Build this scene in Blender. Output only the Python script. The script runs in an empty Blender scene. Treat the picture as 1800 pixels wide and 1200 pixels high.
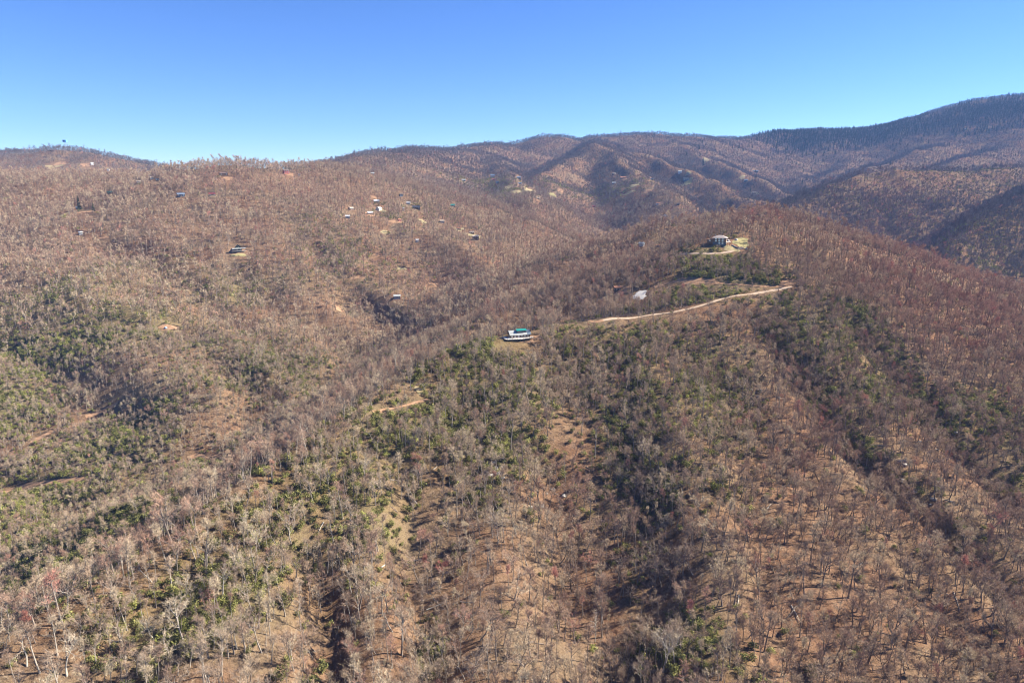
import bpy, bmesh, math, random, os
import numpy as np
from mathutils import Vector, Matrix
random.seed(7); rng = np.random.default_rng(7)
R = math.radians
scene = bpy.context.scene
col = scene.collection

# ------------------------------------------------------------------ camera
F = 1200.0 / 1800.0                     # focal length / frame width
HORIZON = 310.0                         # row of the true horizon in the 1800x1200 frame
PITCH = math.atan((600 - HORIZON) / 1200.0)
CZ = 300.0                              # flying height of the camera above the datum
cam_d = bpy.data.cameras.new('camera')
cam_d.sensor_width = 36.0
cam_d.lens = 36.0 * F
cam_d.clip_start = 1.0
cam_d.clip_end = 60000.0
cam = bpy.data.objects.new('camera', cam_d)
col.objects.link(cam)
cam.location = (0, 0, CZ)
cam.rotation_euler = (math.pi / 2 - PITCH, 0, 0)
scene.camera = cam

# ------------------------------------------------------------------ sky and sun
SUN_AZ = R(75)                          # from +Y (view direction) towards +X (right)
SUN_EL = R(34)
world = bpy.data.worlds.new('World')
scene.world = world
world.use_nodes = True
wn = world.node_tree.nodes; wl = world.node_tree.links
wn.clear()
w_out = wn.new('ShaderNodeOutputWorld'); w_bg = wn.new('ShaderNodeBackground')
w_sky = wn.new('ShaderNodeTexSky')
w_sky.sky_type = 'NISHITA'; w_sky.sun_disc = False
w_sky.sun_elevation = SUN_EL
w_sky.sun_rotation = SUN_AZ
w_sky.altitude = 1600; w_sky.air_density = 0.9; w_sky.dust_density = 0.0; w_sky.ozone_density = 8.0
w_bg.inputs['Strength'].default_value = 0.06
w_hs = wn.new('ShaderNodeHueSaturation'); w_hs.inputs['Saturation'].default_value = 1.08; w_hs.inputs['Hue'].default_value = 0.510
wl.new(w_sky.outputs['Color'], w_hs.inputs['Color']); wl.new(w_hs.outputs['Color'], w_bg.inputs['Color'])
wl.new(w_bg.outputs['Background'], w_out.inputs['Surface'])

sun_d = bpy.data.lights.new('sun', 'SUN')
sun_d.energy = 5.0; sun_d.angle = R(0.5); sun_d.color = (1.0, 0.93, 0.82)
sun = bpy.data.objects.new('sun', sun_d); col.objects.link(sun)
sdir = Vector((math.sin(SUN_AZ) * math.cos(SUN_EL), math.cos(SUN_AZ) * math.cos(SUN_EL), math.sin(SUN_EL)))
sun.rotation_euler = sdir.to_track_quat('Z', 'Y').to_euler()

scene.view_settings.view_transform = 'Standard'
scene.view_settings.look = 'None'
scene.view_settings.gamma = 1.0
scene.view_settings.use_curve_mapping = False
scene.view_settings.exposure = 1.7
HAZE = 0.000042
scene.cycles.use_denoising = True
scene.cycles.filter_width = 1.1
scene.cycles.max_bounces = 4
scene.cycles.diffuse_bounces = 1
scene.cycles.glossy_bounces = 1
scene.cycles.volume_bounces = 0
scene.cycles.transparent_max_bounces = 4

# ------------------------------------------------------------------ geography
def ray(px, py):
    """direction through a point of the frame, scaled so that its Y is 1"""
    x = (px - 900) / 1200.0; y = (600 - py) / 1200.0
    c, s = math.cos(PITCH), math.sin(PITCH)
    dy = c + y * s; dz = -s + y * c
    return x / dy, dz / dy
def P(px, py, Y, up=0.0):
    rx, rz = ray(px, py)
    return (rx * Y, Y, CZ + rz * Y - up)

TREE = 14.0      # crowns hide this much of the ground along a crest seen against something
# ridge lines: (slope left/right, crest radius, points)
RIDGES = []
def ridge(slope, rad, pts, up=0.0, left=None):
    RIDGES.append((slope, rad, [P(*p, up=up) for p in pts], left))

# near spur: crest from the low left foreground, past the cabin, up to the knoll
ridge(.50, 11, [(-520, 1300, 170), (-150, 1190, 195), (80, 1090, 222), (250, 985, 258), (400, 870, 305), (500, 797, 350), (590, 735, 395), (640, 700, 425), (720, 655, 465), (800, 615, 500), (912, 588, 540), (1000, 573, 555), (1070, 562, 570)], 0, .92)
ridge(.40, 18, [(1070, 562, 570), (1200, 545, 590), (1300, 520, 615), (1390, 500, 650), (1372, 466, 705), (1300, 428, 750), (1262, 426, 745)], 0)
ridge(.36, 22, [(1262, 426, 745), (1320, 395, 830), (1345, 385, 905), (1400, 392, 915), (1500, 430, 900), (1600, 478, 870), (1800, 545, 830), (2000, 615, 800), (2400, 760, 750)], 0)
# spur that runs down to the left behind the cabin
ridge(.52, 18, [(1200, 470, 735), (1120, 470, 760), (1020, 500, 740), (930, 535, 700), (850, 570, 640), (760, 625, 570), (690, 672, 500)], 0)
ridge(.36, 20, [(1345, 385, 905), (1180, 395, 960), (1080, 425, 960), (990, 455, 930), (930, 490, 880), (860, 530, 820)], 0)
# small spurs on the near face
ridge(.36, 14, [(912, 590, 540), (890, 680, 460), (860, 780, 395), (850, 900, 330), (840, 1050, 268), (840, 1250, 205)], 0, -1)
ridge(.42, 10, [(760, 655, 480), (690, 740, 400), (640, 850, 335), (640, 1000, 275), (650, 1250, 200)], 0, -1)
ridge(.42, 10, [(560, 760, 375), (470, 900, 300), (400, 1030, 248), (330, 1250, 190)], 0, -1)
ridge(.36, 14, [(1070, 565, 568), (1130, 650, 480), (1190, 760, 405), (1230, 900, 330), (1260, 1050, 273), (1280, 1250, 210)], 0, -1)
ridge(.34, 16, [(1200, 548, 588), (1310, 640, 510), (1400, 760, 430), (1460, 900, 355), (1510, 1050, 300), (1560, 1250, 235)], 0, -1)
ridge(.36, 14, [(1390, 503, 648), (1470, 610, 560), (1580, 740, 480), (1680, 860, 410), (1790, 1010, 345), (1900, 1250, 270)], 0, -1)
ridge(.36, 14, [(1420, 480, 720), (1560, 575, 640), (1700, 690, 560), (1830, 800, 500), (1990, 960, 430)], 0, -1)
ridge(.34, 16, [(1560, 470, 850), (1700, 560, 760), (1850, 670, 680), (2050, 820, 600)], 0, -1)
# left slope: skyline hill and its spurs that run down towards the hollow
ridge(.30, 40, [(-500, 300, 1500), (-200, 308, 1450), (0, 312, 1420), (150, 312, 1430), (280, 313, 1450), (330, 302, 1450), (400, 292, 1450), (480, 297, 1480), (590, 300, 1600), (640, 305, 1850)], 0)
ridge(.47, 26, [(480, 300, 1480), (540, 330, 1400), (600, 362, 1320), (660, 380, 1270), (740, 402, 1220), (820, 430, 1150), (860, 460, 1080)], 0)
ridge(.47, 24, [(400, 292, 1450), (400, 340, 1300), (440, 400, 1160), (520, 440, 1080), (610, 460, 1020), (690, 520, 930), (740, 560, 850)], 0)
ridge(.47, 24, [(280, 320, 1430), (300, 380, 1250), (350, 450, 1060), (420, 510, 930), (500, 570, 820), (570, 640, 700)], 0)
ridge(.47, 24, [(0, 330, 1400), (60, 365, 1250), (139, 372, 1180), (190, 395, 1120), (260, 470, 950), (330, 540, 830), (430, 620, 700), (510, 700, 600)], 0)
ridge(.47, 22, [(-300, 400, 1100), (-60, 440, 1000), (100, 465, 930), (200, 520, 830), (290, 570, 745), (380, 650, 640), (420, 725, 600)], 0)
ridge(.47, 20, [(-320, 510, 960), (-60, 560, 850), (60, 600, 780), (160, 645, 710), (250, 700, 640), (330, 755, 570)], 0)
ridge(.44, 18, [(-400, 640, 760), (-150, 690, 680), (0, 740, 620), (120, 790, 560), (200, 835, 505)], 0)
ridge(.34, 16, [(-450, 800, 560), (-200, 850, 510), (-40, 900, 460), (60, 945, 420)], 0)
# far left hill
ridge(.26, 60, [(-400, 300, 2700), (-150, 285, 2600), (0, 272, 2500), (100, 265, 2400), (160, 274, 2400), (220, 296, 2350), (290, 312, 2300), (420, 325, 2300)], 0)
# far range along the skyline
ridge(.30, 60, [(590, 294, 2100), (640, 276, 2250), (690, 272, 2500), (740, 266, 2900), (800, 265, 3200), (850, 260, 3500), (900, 252, 3650), (960, 244, 3800), (1040, 241, 3900), (1100, 236, 4000), (1150, 234, 4000), (1200, 237, 4050), (1245, 245, 4100), (1340, 240, 4200), (1420, 228, 4300), (1500, 231, 4300), (1560, 221, 4300), (1620, 207, 4300), (1680, 191, 4300), (1740, 174, 4300), (1770, 172, 4300), (1850, 174, 4300), (2000, 165, 4300), (2400, 150, 4300)], 0)
# spurs that come forward from it
ridge(.44, 24, [(690, 272, 2500), (720, 300, 2150), (770, 325, 1900), (830, 350, 1700), (900, 385, 1500)], 0)
ridge(.46, 24, [(850, 260, 3500), (870, 285, 2900), (880, 305, 2400), (900, 322, 2150), (930, 350, 1850)], 0)
ridge(.48, 24, [(1040, 246, 3800), (1055, 258, 3100), (1090, 285, 2600), (1140, 325, 2200), (1180, 352, 1900)], 0)
ridge(.44, 24, [(1055, 258, 3100), (990, 285, 2700), (950, 310, 2350)], 0)
ridge(.48, 24, [(1055, 258, 3100), (1150, 275, 2900), (1240, 315, 2500), (1300, 345, 2250), (1340, 362, 2050)], 0)
ridge(.48, 24, [(1150, 236, 3950), (1220, 268, 3500), (1280, 292, 3150), (1340, 320, 2850), (1385, 346, 2600)], 0)
ridge(.48, 24, [(1340, 242, 4150), (1380, 275, 3700), (1400, 305, 3300), (1425, 330, 2950)], 0)
ridge(.48, 24, [(1500, 233, 4250), (1520, 262, 3800), (1480, 295, 3400), (1440, 325, 3000)], 0)
ridge(.48, 24, [(1680, 193, 4250), (1690, 235, 3700), (1640, 262, 3300), (1540, 292, 3000), (1450, 335, 2650)], 0)
ridge(.48, 24, [(1850, 178, 4250), (1830, 235, 3500), (1760, 262, 3200), (1680, 285, 2900)], 0)
# right hand middle hills
ridge(.66, 26, [(2100, 260, 2300), (1900, 285, 2200), (1800, 297, 2150), (1700, 302, 2080), (1600, 300, 2020), (1530, 304, 1980), (1470, 322, 1920), (1420, 345, 1850), (1380, 372, 1750)], 0)
ridge(.78, 26, [(2100, 250, 1750), (1900, 305, 1620), (1800, 345, 1520), (1730, 385, 1420), (1660, 432, 1320), (1590, 490, 1230), (1540, 540, 1150)], 0)

_segs = []
for sl, rad, pts, lf_ in RIDGES:
    _segs.append((sl, rad, np.array(pts), lf_))

def vnoise(x, y, seed):
    """value noise with a smooth kernel"""
    xi = np.floor(x).astype(np.int64); yi = np.floor(y).astype(np.int64)
    fx = x - xi; fy = y - yi
    fx = fx * fx * fx * (fx * (fx * 6 - 15) + 10); fy = fy * fy * fy * (fy * (fy * 6 - 15) + 10)
    def h(a, b):
        n = (a * 374761393 + b * 668265263 + seed * 1274126177) & 0xffffffff
        n = ((n ^ (n >> 13)) * 1274126177) & 0xffffffff
        n = (n ^ (n >> 16)) & 0xffff
        return n / 65535.0
    return (h(xi, yi) * (1 - fx) + h(xi + 1, yi) * fx) * (1 - fy) + (h(xi, yi + 1) * (1 - fx) + h(xi + 1, yi + 1) * fx) * fy
def fbm(x, y, seed, octaves=4):
    s = 0.0; a = 1.0; t = 0.0
    for o in range(octaves):
        s = s + a * (vnoise(x, y, seed + o) * 2 - 1); t += a
        x = x * 2.03 + 17.1; y = y * 2.03 - 9.7; a *= 0.5
    return s / t

FLOOR = 40.0
def height(x, y):
    x = np.asarray(x, float); y = np.asarray(y, float)
    shp = x.shape; x = x.ravel(); y = y.ravel()
    dist = np.maximum(y, 100.0)
    k = np.clip(dist * 0.009, 3.0, 20.0)
    # wander of the flanks, growing with distance
    amp = np.clip(dist * 0.02, 4, 45); wl_ = np.clip(dist * 0.11, 40, 220)
    L = 160.0
    wx = x + amp * fbm(x / L, y / L, 11, 3); wy = y + amp * fbm(x / L, y / L, 31, 3)
    m = np.full(x.shape, FLOOR) + dist * 0.012
    acc = np.ones(x.shape)            # running log-sum-exp
    for sl, rad, pts, lf_ in _segs:
        best = np.full(x.shape, -1e9); nd = np.full(x.shape, 1e12)
        for sg, (a, b) in enumerate(zip(pts[:-1], pts[1:])):
            ab = b[:2] - a[:2]; l2 = (ab ** 2).sum()
            t = ((wx - a[0]) * ab[0] + (wy - a[1]) * ab[1]) / l2
            tc = np.clip(t, 0, 1)
            d2 = (wx - a[0] - tc * ab[0]) ** 2 + (wy - a[1] - tc * ab[1]) ** 2
            z = a[2] + tc * (b[2] - a[2])
            if lf_ is None or lf_ < 0:   # -1: a side spur that ends sharply at the crest it hangs from
                sl_ = sl if lf_ is None or sg else np.where(t < 0, 1.1, sl)
                best = np.maximum(best, z - sl_ * (np.sqrt(d2 + rad * rad) - rad))
            else:      # a crest steeper on one side: the side is told by the nearest stretch
                sl_ = np.where(ab[0] * (wy - a[1]) - ab[1] * (wx - a[0]) > 0, lf_, sl)
                hgt = z - sl_ * (np.sqrt(d2 + rad * rad) - rad)
                nearer = d2 < nd - 1e-6; best = np.where(nearer, hgt, best); nd = np.where(nearer, d2, nd)
        hi = np.maximum(m, best); lo = np.minimum(m, best)
        # polynomial smooth maximum: never lifts a clear crest
        q = np.maximum(k - (hi - lo), 0) / k
        m = hi + q * q * k * 0.25
    m = m + np.clip(dist * 0.004, 1.0, 9) * fbm(x / 60.0, y / 60.0, 53, 4)
    m = m + np.clip(dist * 0.005, 0, 16) * fbm(x / 190.0, y / 190.0, 77, 3)
    return m.reshape(shp)

def axis(lo, hi, fine, f0, f1, grow):
    """grid lines: spacing fine between f0 and f1, growing outside"""
    v = list(np.arange(f0, f1, fine))
    s = fine; p = v[-1]
    while p < hi:
        s = min(s * grow, 60.0); p += s; v.append(p)
    s = fine; p = v[0]; front = []
    while p > lo:
        s = min(s * grow, 60.0); p -= s; front.append(p)
    return np.array(front[::-1] + v)
GX = axis(-4600, 4600, 5.0, -420, 520, 1.025)
GY = axis(40, 5600, 5.0, 140, 760, 1.014)
gxx, gyy = np.meshgrid(GX, GY)
GZ = height(gxx, gyy)

def ground(x, y):
    """height of the meshed ground (bilinear)"""
    x = np.asarray(x, float); y = np.asarray(y, float)
    i = np.clip(np.searchsorted(GX, x) - 1, 0, len(GX) - 2); j = np.clip(np.searchsorted(GY, y) - 1, 0, len(GY) - 2)
    u = np.clip((x - GX[i]) / (GX[i + 1] - GX[i]), 0, 1); v = np.clip((y - GY[j]) / (GY[j + 1] - GY[j]), 0, 1)
    return (GZ[j, i] * (1 - u) + GZ[j, i + 1] * u) * (1 - v) + (GZ[j + 1, i] * (1 - u) + GZ[j + 1, i + 1] * u) * v

_ys = np.geomspace(130, 5500, 2600)
def hit(px, py, lift=0.0):
    """where the line of sight through a frame point meets the ground"""
    rx, rz = ray(px, py)
    g = ground(rx * _ys, _ys) + lift
    below = np.nonzero(CZ + rz * _ys < g)[0]
    if len(below) == 0: return None
    n = below[0]; y0, y1 = _ys[max(n - 1, 0)], _ys[n]
    for _ in range(30):
        m = (y0 + y1) / 2
        if CZ + rz * m < float(ground(rx * m, m)) + lift: y1 = m
        else: y0 = m
    return (rx * y1, y1, float(ground(rx * y1, y1)))
def pix(x, y, z):
    """frame point of a place (arrays)"""
    c, s = math.cos(PITCH), math.sin(PITCH)
    zz = z - CZ
    dep = y * c - zz * s
    return 900 + 1200 * x / dep, 600 - 1200 * (y * s + zz * c) / dep, dep

# hollows and gullies washed into the near face and between the far spurs: depth, half width, frame points
GULLIES = [
    (7, 17, [(1090, 625), (1105, 750), (1108, 900), (1112, 1050), (1120, 1230)]),
    (10, 12, [(1325, 545), (1390, 640), (1450, 730), (1580, 850), (1700, 960), (1800, 1060)]),
    (9, 12, [(1500, 560), (1570, 650), (1680, 780), (1790, 890)]),
    (5, 11, [(1420, 640), (1500, 780), (1600, 960), (1690, 1150)]),
    (4, 10, [(1290, 760), (1330, 900), (1370, 1050), (1400, 1220)]),
    (9, 12, [(715, 820), (735, 950), (745, 1100), (740, 1230)]),
    (11, 11, [(560, 960), (560, 1080), (575, 1230)]),
    (9, 12, [(960, 800), (985, 920), (990, 1080)]),
    (9, 24, [(640, 520), (700, 560), (740, 590)]),
    (15, 30, [(280, 560), (380, 640), (470, 720)]),
    (15, 32, [(400, 460), (500, 540), (600, 600)]),
    (13, 28, [(0, 590), (120, 650), (260, 730)]),
    (14, 34, [(540, 420), (620, 500), (700, 560)]),
    (16, 34, [(180, 420), (320, 480), (420, 560)]),
]
_world = []
for dep_, wid_, pp in GULLIES:
    hh = [hit(*q) for q in pp]
    _world.append((dep_, wid_, [h for h in hh if h]))
for dep_, wid_, pts in _world:
    a_ = np.array(pts)[:, :2]
    lo = a_.min(0) - 5 * wid_; hi = a_.max(0) + 5 * wid_
    i0, i1 = np.searchsorted(GX, [lo[0], hi[0]]); j0, j1 = np.searchsorted(GY, [lo[1], hi[1]])
    X = gxx[j0:j1, i0:i1]; Y = gyy[j0:j1, i0:i1]
    d2 = np.full(X.shape, 1e12)
    Xw = X + wid_ * 0.7 * fbm(X / 40, Y / 40, 5, 2); Yw = Y + wid_ * 0.7 * fbm(X / 40, Y / 40, 6, 2)
    for a, b in zip(a_[:-1], a_[1:]):
        ab = b - a; t = np.clip(((Xw - a[0]) * ab[0] + (Yw - a[1]) * ab[1]) / (ab ** 2).sum(), 0, 1)
        d2 = np.minimum(d2, (Xw - a[0] - t * ab[0]) ** 2 + (Yw - a[1] - t * ab[1]) ** 2)
    GZ[j0:j1, i0:i1] -= dep_ / (1 + d2 / wid_ ** 2) ** 1.5

# ------------------------------------------------------------------ materials
def new_mat(name):
    m = bpy.data.materials.new(name); m.use_nodes = True
    nt = m.node_tree; nt.nodes.clear()
    out = nt.nodes.new('ShaderNodeOutputMaterial')
    return m, nt, out
def link(nt, a, b): nt.links.new(a, b)
def rgb(h):
    """sRGB hex to linear"""
    c = [int(h[i:i + 2], 16) / 255 for i in (0, 2, 4)]
    return tuple(((x + .055) / 1.055) ** 2.4 if x > .04045 else x / 12.92 for x in c) + (1,)
def mixc(nt, fac, a, b, blend='MIX'):
    n = nt.nodes.new('ShaderNodeMix'); n.data_type = 'RGBA'; n.blend_type = blend
    for sock, val in ((n.inputs['Factor'], fac), (n.inputs['A'], a), (n.inputs['B'], b)):
        pass
    ins = [n.inputs[0], n.inputs[6], n.inputs[7]]
    for sock, val in zip(ins, (fac, a, b)):
        if hasattr(val, 'is_output'): nt.links.new(val, sock)
        else: sock.default_value = val
    return n.outputs[2]
def math_(nt, op, a, b=0.0, clamp=False):
    n = nt.nodes.new('ShaderNodeMath'); n.operation = op; n.use_clamp = clamp
    for s, v in zip(n.inputs, (a, b)):
        if hasattr(v, 'is_output'): nt.links.new(v, s)
        else: s.default_value = v
    return n.outputs[0]
def noise(nt, vec, scale, detail=4.0, rough=.6):
    n = nt.nodes.new('ShaderNodeTexNoise'); n.inputs['Scale'].default_value = scale
    n.inputs['Detail'].default_value = detail; n.inputs['Roughness'].default_value = rough
    if vec is not None: nt.links.new(vec, n.inputs['Vector'])
    return n.outputs['Fac']
def ramp(nt, fac, stops):
    n = nt.nodes.new('ShaderNodeValToRGB'); e = n.color_ramp.elements
    while len(e) < len(stops): e.new(.5)
    for i, (p, c) in enumerate(stops): e[i].position = p; e[i].color = c
    nt.links.new(fac, n.inputs['Fac']); return n.outputs['Color']
def geo_pos(nt): return nt.nodes.new('ShaderNodeNewGeometry').outputs['Position']
def inst(nt, name):
    n = nt.nodes.new('ShaderNodeAttribute'); n.attribute_type = 'INSTANCER'; n.attribute_name = name
    return n.outputs['Fac']
def diffuse(nt, out, colr, rough=1.0):
    d = nt.nodes.new('ShaderNodeBsdfDiffuse')
    if hasattr(colr, 'is_output'): nt.links.new(colr, d.inputs['Color'])
    else: d.inputs['Color'].default_value = colr
    nt.links.new(d.outputs[0], out.inputs['Surface']); return d
def paint(name, c, rough=.7, var=.25, scale=1.2):
    """a plain building material with some weathering"""
    m, nt, out = new_mat(name)
    f = noise(nt, geo_pos(nt), scale, 5)
    c2 = tuple(v * (1 - var) for v in c[:3]) + (1,)
    cc = mixc(nt, f, c, c2)
    b = nt.nodes.new('ShaderNodeBsdfPrincipled'); b.inputs['Roughness'].default_value = rough
    nt.links.new(cc, b.inputs['Base Color']); nt.links.new(b.outputs[0], out.inputs['Surface'])
    return m

def g(r_, g_, b_): return (r_, g_, b_, 1)
# leaf litter under the trees
M_GROUND, nt, out = new_mat('leaf_litter')
pos = geo_pos(nt)
n1 = noise(nt, pos, .018, 5); n2 = noise(nt, pos, .22, 6, .7); n3 = noise(nt, pos, 1.6, 4, .7)
base = ramp(nt, n2, [(.3, g(.095, .05, .03)), (.48, g(.185, .102, .06)), (.68, g(.275, .168, .102))])
base = mixc(nt, ramp(nt, n1, [(.42, g(0, 0, 0)), (.62, g(1, 1, 1))]), base, mixc(nt, n3, g(.115, .075, .045), g(.275, .195, .12)))
gr = nt.nodes.new('ShaderNodeAttribute'); gr.attribute_name = 'moss'
gcol = mixc(nt, n3, g(.10, .105, .04), g(.22, .205, .085))
base = mixc(nt, math_(nt, 'MULTIPLY', gr.outputs['Fac'], math_(nt, 'ADD', n2, .25), True), base, gcol)
n4 = noise(nt, pos, .9, 5, .8)
base = mixc(nt, ramp(nt, n4, [(.40, g(1, 1, 1)), (.52, g(0, 0, 0))]), base, mixc(nt, .55, base, g(.09, .06, .04)))
dd = diffuse(nt, out, base)
bp = nt.nodes.new('ShaderNodeBump'); bp.inputs['Strength'].default_value = .9; bp.inputs['Distance'].default_value = 1.2
link(nt, noise(nt, pos, .45, 6, .75), bp.inputs['Height']); link(nt, bp.outputs[0], dd.inputs['Normal'])

# bark, twigs
M_BARK, nt, out = new_mat('bark')
oi = nt.nodes.new('ShaderNodeObjectInfo')
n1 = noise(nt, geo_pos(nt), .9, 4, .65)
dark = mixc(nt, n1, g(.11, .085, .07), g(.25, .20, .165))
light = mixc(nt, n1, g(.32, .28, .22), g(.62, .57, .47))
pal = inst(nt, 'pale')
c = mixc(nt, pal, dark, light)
diffuse(nt, out, c)
M_TWIG, nt, out = new_mat('twigs')
oi = nt.nodes.new('ShaderNodeObjectInfo')
rv = math_(nt, 'MULTIPLY_ADD', oi.outputs['Random'], .7)
nt.nodes[-1].inputs[2].default_value = .65
c = mixc(nt, oi.outputs['Random'], g(.44, .275, .195), g(.42, .335, .215))
c = mixc(nt, inst(nt, 'grey'), c, g(.10, .10, .115))  # distant shade and blue haze put into the twig colour
c = mixc(nt, inst(nt, 'tint'), c, g(.47, .20, .15))
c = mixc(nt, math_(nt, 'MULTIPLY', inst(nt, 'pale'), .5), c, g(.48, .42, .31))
hs = nt.nodes.new('ShaderNodeHueSaturation'); link(nt, c, hs.inputs['Color']); link(nt, rv, hs.inputs['Value'])
diffuse(nt, out, hs.outputs[0])
def leaf_mat(name, a, b, c3):
    m, nt, out = new_mat(name)
    oi = nt.nodes.new('ShaderNodeObjectInfo')
    gi = nt.nodes.new('ShaderNodeNewGeometry')
    c = ramp(nt, gi.outputs['Random Per Island'], [(0, a), (.6, b), (1, c3)])
    c = mixc(nt, inst(nt, 'tint'), c, mixc(nt, gi.outputs['Random Per Island'], g(.17, .18, .04), g(.38, .37, .11)))
    hs = nt.nodes.new('ShaderNodeHueSaturation'); link(nt, c, hs.inputs['Color'])
    v = math_(nt, 'MULTIPLY', oi.outputs['Random'], .6); v = math_(nt, 'ADD', v, .7); link(nt, v, hs.inputs['Value'])
    d = nt.nodes.new('ShaderNodeBsdfDiffuse'); link(nt, hs.outputs[0], d.inputs['Color'])
    t = nt.nodes.new('ShaderNodeBsdfTranslucent'); link(nt, hs.outputs[0], t.inputs['Color'])
    ms = nt.nodes.new('ShaderNodeMixShader'); ms.inputs[0].default_value = .25
    link(nt, d.outputs[0], ms.inputs[1]); link(nt, t.outputs[0], ms.inputs[2]); link(nt, ms.outputs[0], out.inputs['Surface'])
    return m
M_LAUREL = leaf_mat('laurel_leaves', g(.10, .105, .036), g(.21, .205, .07), g(.36, .33, .125))
M_SPRUCE = leaf_mat('spruce_needles', g(.018, .03, .016), g(.03, .045, .024), g(.05, .065, .035))

# ------------------------------------------------------------------ object helpers
def tag(o, label, cat, group=None):
    o['label'] = label; o['category'] = cat
    if group: o['group'] = group
    return o
def mesh_obj(name, verts, faces, mats, parent=None, mi=None, smooth=False, loc=None):
    me = bpy.data.meshes.new(name); me.from_pydata([tuple(v) for v in verts], [], faces); 
    for m in (mats if isinstance(mats, (list, tuple)) else [mats]): me.materials.append(m)
    if mi is not None: me.polygons.foreach_set('material_index', mi)
    if smooth: me.polygons.foreach_set('use_smooth', [True] * len(me.polygons))
    me.update()
    o = bpy.data.objects.new(name, me); col.objects.link(o)
    if parent: o.parent = parent
    if loc: o.location = loc
    return o
def empty(name, loc, rz=0.0):
    o = bpy.data.objects.new(name, None); col.objects.link(o)
    o.empty_display_size = 1.0; o.location = loc; o.rotation_euler = (0, 0, rz); return o

# ------------------------------------------------------------------ terrain sheet
def areas(blobs):
    """(px,py,rx,ry,w) seen in the photo -> ellipses on the ground"""
    res = []
    for px, py, rx, ry, w in blobs:
        c = hit(px, py)
        if not c: continue
        n = hit(px, py + ry); f = hit(px, py - ry)
        dep = pix(*c)[2]
        rm = rx * dep / 1200.0
        ra = max(6.0, min(.5 * abs((f[1] if f else c[1] * 1.1) - (n[1] if n else c[1] * .9)), rm * 3.0))
        az = math.atan2(c[0], c[1])
        res.append((c[0], c[1], rm, ra, az, w))
    return res
def weight(x, y, ar):
    m = np.zeros(np.shape(x))
    for cx, cy, rm, ra, az, w in ar:
        dx = x - cx; dy = y - cy
        s_, f_ = dx * math.cos(az) - dy * math.sin(az), dx * math.sin(az) + dy * math.cos(az)
        m = np.maximum(m, w * np.exp(-1.1 * ((s_ / rm) ** 2 + (f_ / ra) ** 2) ** 1.3))
    return m
GREEN = areas([(850, 640, 110, 60, 1), (1050, 640, 110, 70, 1), (1150, 600, 70, 30, .8), (1140, 730, 60, 90, .9), (720, 760, 120, 70, .9), (880, 780, 80, 60, .9),
    (640, 800, 100, 80, .8), (560, 860, 90, 70, .9), (400, 1000, 120, 80, .8), (330, 1100, 110, 60, 1), (250, 1120, 80, 60, .8), (500, 960, 60, 60, .8), (760, 1150, 30, 60, .6),
    (60, 640, 100, 50, .9), (30, 720, 70, 60, 1), (100, 520, 150, 40, .8), (230, 560, 120, 40, .9), (420, 515, 60, 25, 1), (30, 890, 60, 50, 1), (60, 930, 60, 40, .8), (250, 750, 70, 30, .8),
    (180, 800, 90, 40, .7), (320, 830, 40, 20, .7), (200, 920, 110, 60, .7), (90, 1000, 80, 50, .5), (590, 445, 70, 30, 1), (660, 470, 60, 25, .7), (480, 640, 90, 40, .7), (360, 660, 70, 30, .4),
    (1430, 570, 80, 60, .9), (1500, 560, 50, 40, .8), (1560, 640, 40, 50, .7), (1500, 700, 60, 40, .8), (1650, 730, 70, 40, .8), (1730, 720, 50, 50, .9), (1790, 760, 40, 50, .8), (1240, 690, 80, 100, .8), (1460, 610, 60, 50, .95), (1560, 690, 60, 40, .95), (1660, 745, 60, 36, .95), (1760, 755, 50, 50, 1), (1480, 540, 70, 24, .7), (1250, 850, 60, 50, .5),
    (1220, 1130, 60, 60, 1), (1290, 1170, 50, 40, .6), (1180, 880, 25, 60, .6), (1310, 480, 70, 25, 1), (1240, 452, 70, 14, 1), (1220, 478, 40, 22, .9), (1230, 520, 80, 16, .8), (1130, 540, 60, 10, .7), (560, 690, 60, 30, .2),
    (1000, 318, 60, 22, .8), (850, 328, 60, 14, .7), (880, 340, 60, 10, .6), (1100, 330, 60, 14, .5), (700, 380, 40, 14, .4), (760, 372, 40, 12, .5), (560, 390, 60, 20, .4), (200, 470, 120, 20, .4)])
GREEN += areas([(640, 860, 66, 130, .85), (800, 740, 80, 110, .9), (860, 860, 50, 50, .5), (1120, 740, 66, 120, .85), (1150, 900, 40, 90, .7), (400, 1040, 130, 60, .8), (1240, 448, 60, 16, 1), (1300, 470, 60, 14, .9), (1720, 470, 120, 50, .7), (1570, 380, 130, 40, .5), (1700, 320, 120, 30, .3), (1115, 1020, 22, 50, .5), (1130, 1150, 22, 50, .8), (1345, 570, 22, 24, .9), (1390, 640, 22, 28, .9), (1440, 715, 24, 28, .9), (1520, 790, 34, 24, .9), (1600, 860, 34, 26, .8), (1700, 950, 30, 30, .5),
    (1530, 600, 18, 26, .8), (1600, 690, 22, 28, .9), (1690, 790, 30, 22, .9), (1780, 850, 30, 26, .9), (725, 880, 14, 60, .6), (565, 1080, 16, 60, .5), (1500, 780, 20, 30, .5), (120, 560, 200, 60, .6), (140, 820, 180, 90, .62), (330, 1000, 70, 30, .9), (430, 895, 60, 30, .9), (540, 810, 50, 30, .9), (650, 735, 50, 24, .8), (220, 1090, 90, 40, .8), (300, 1050, 160, 70, .45), (560, 950, 120, 90, .4), (1200, 620, 120, 50, .45), (380, 500, 160, 40, .35), (620, 470, 140, 40, .35), (450, 610, 160, 60, .3), (60, 980, 140, 80, .45)])
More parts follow.
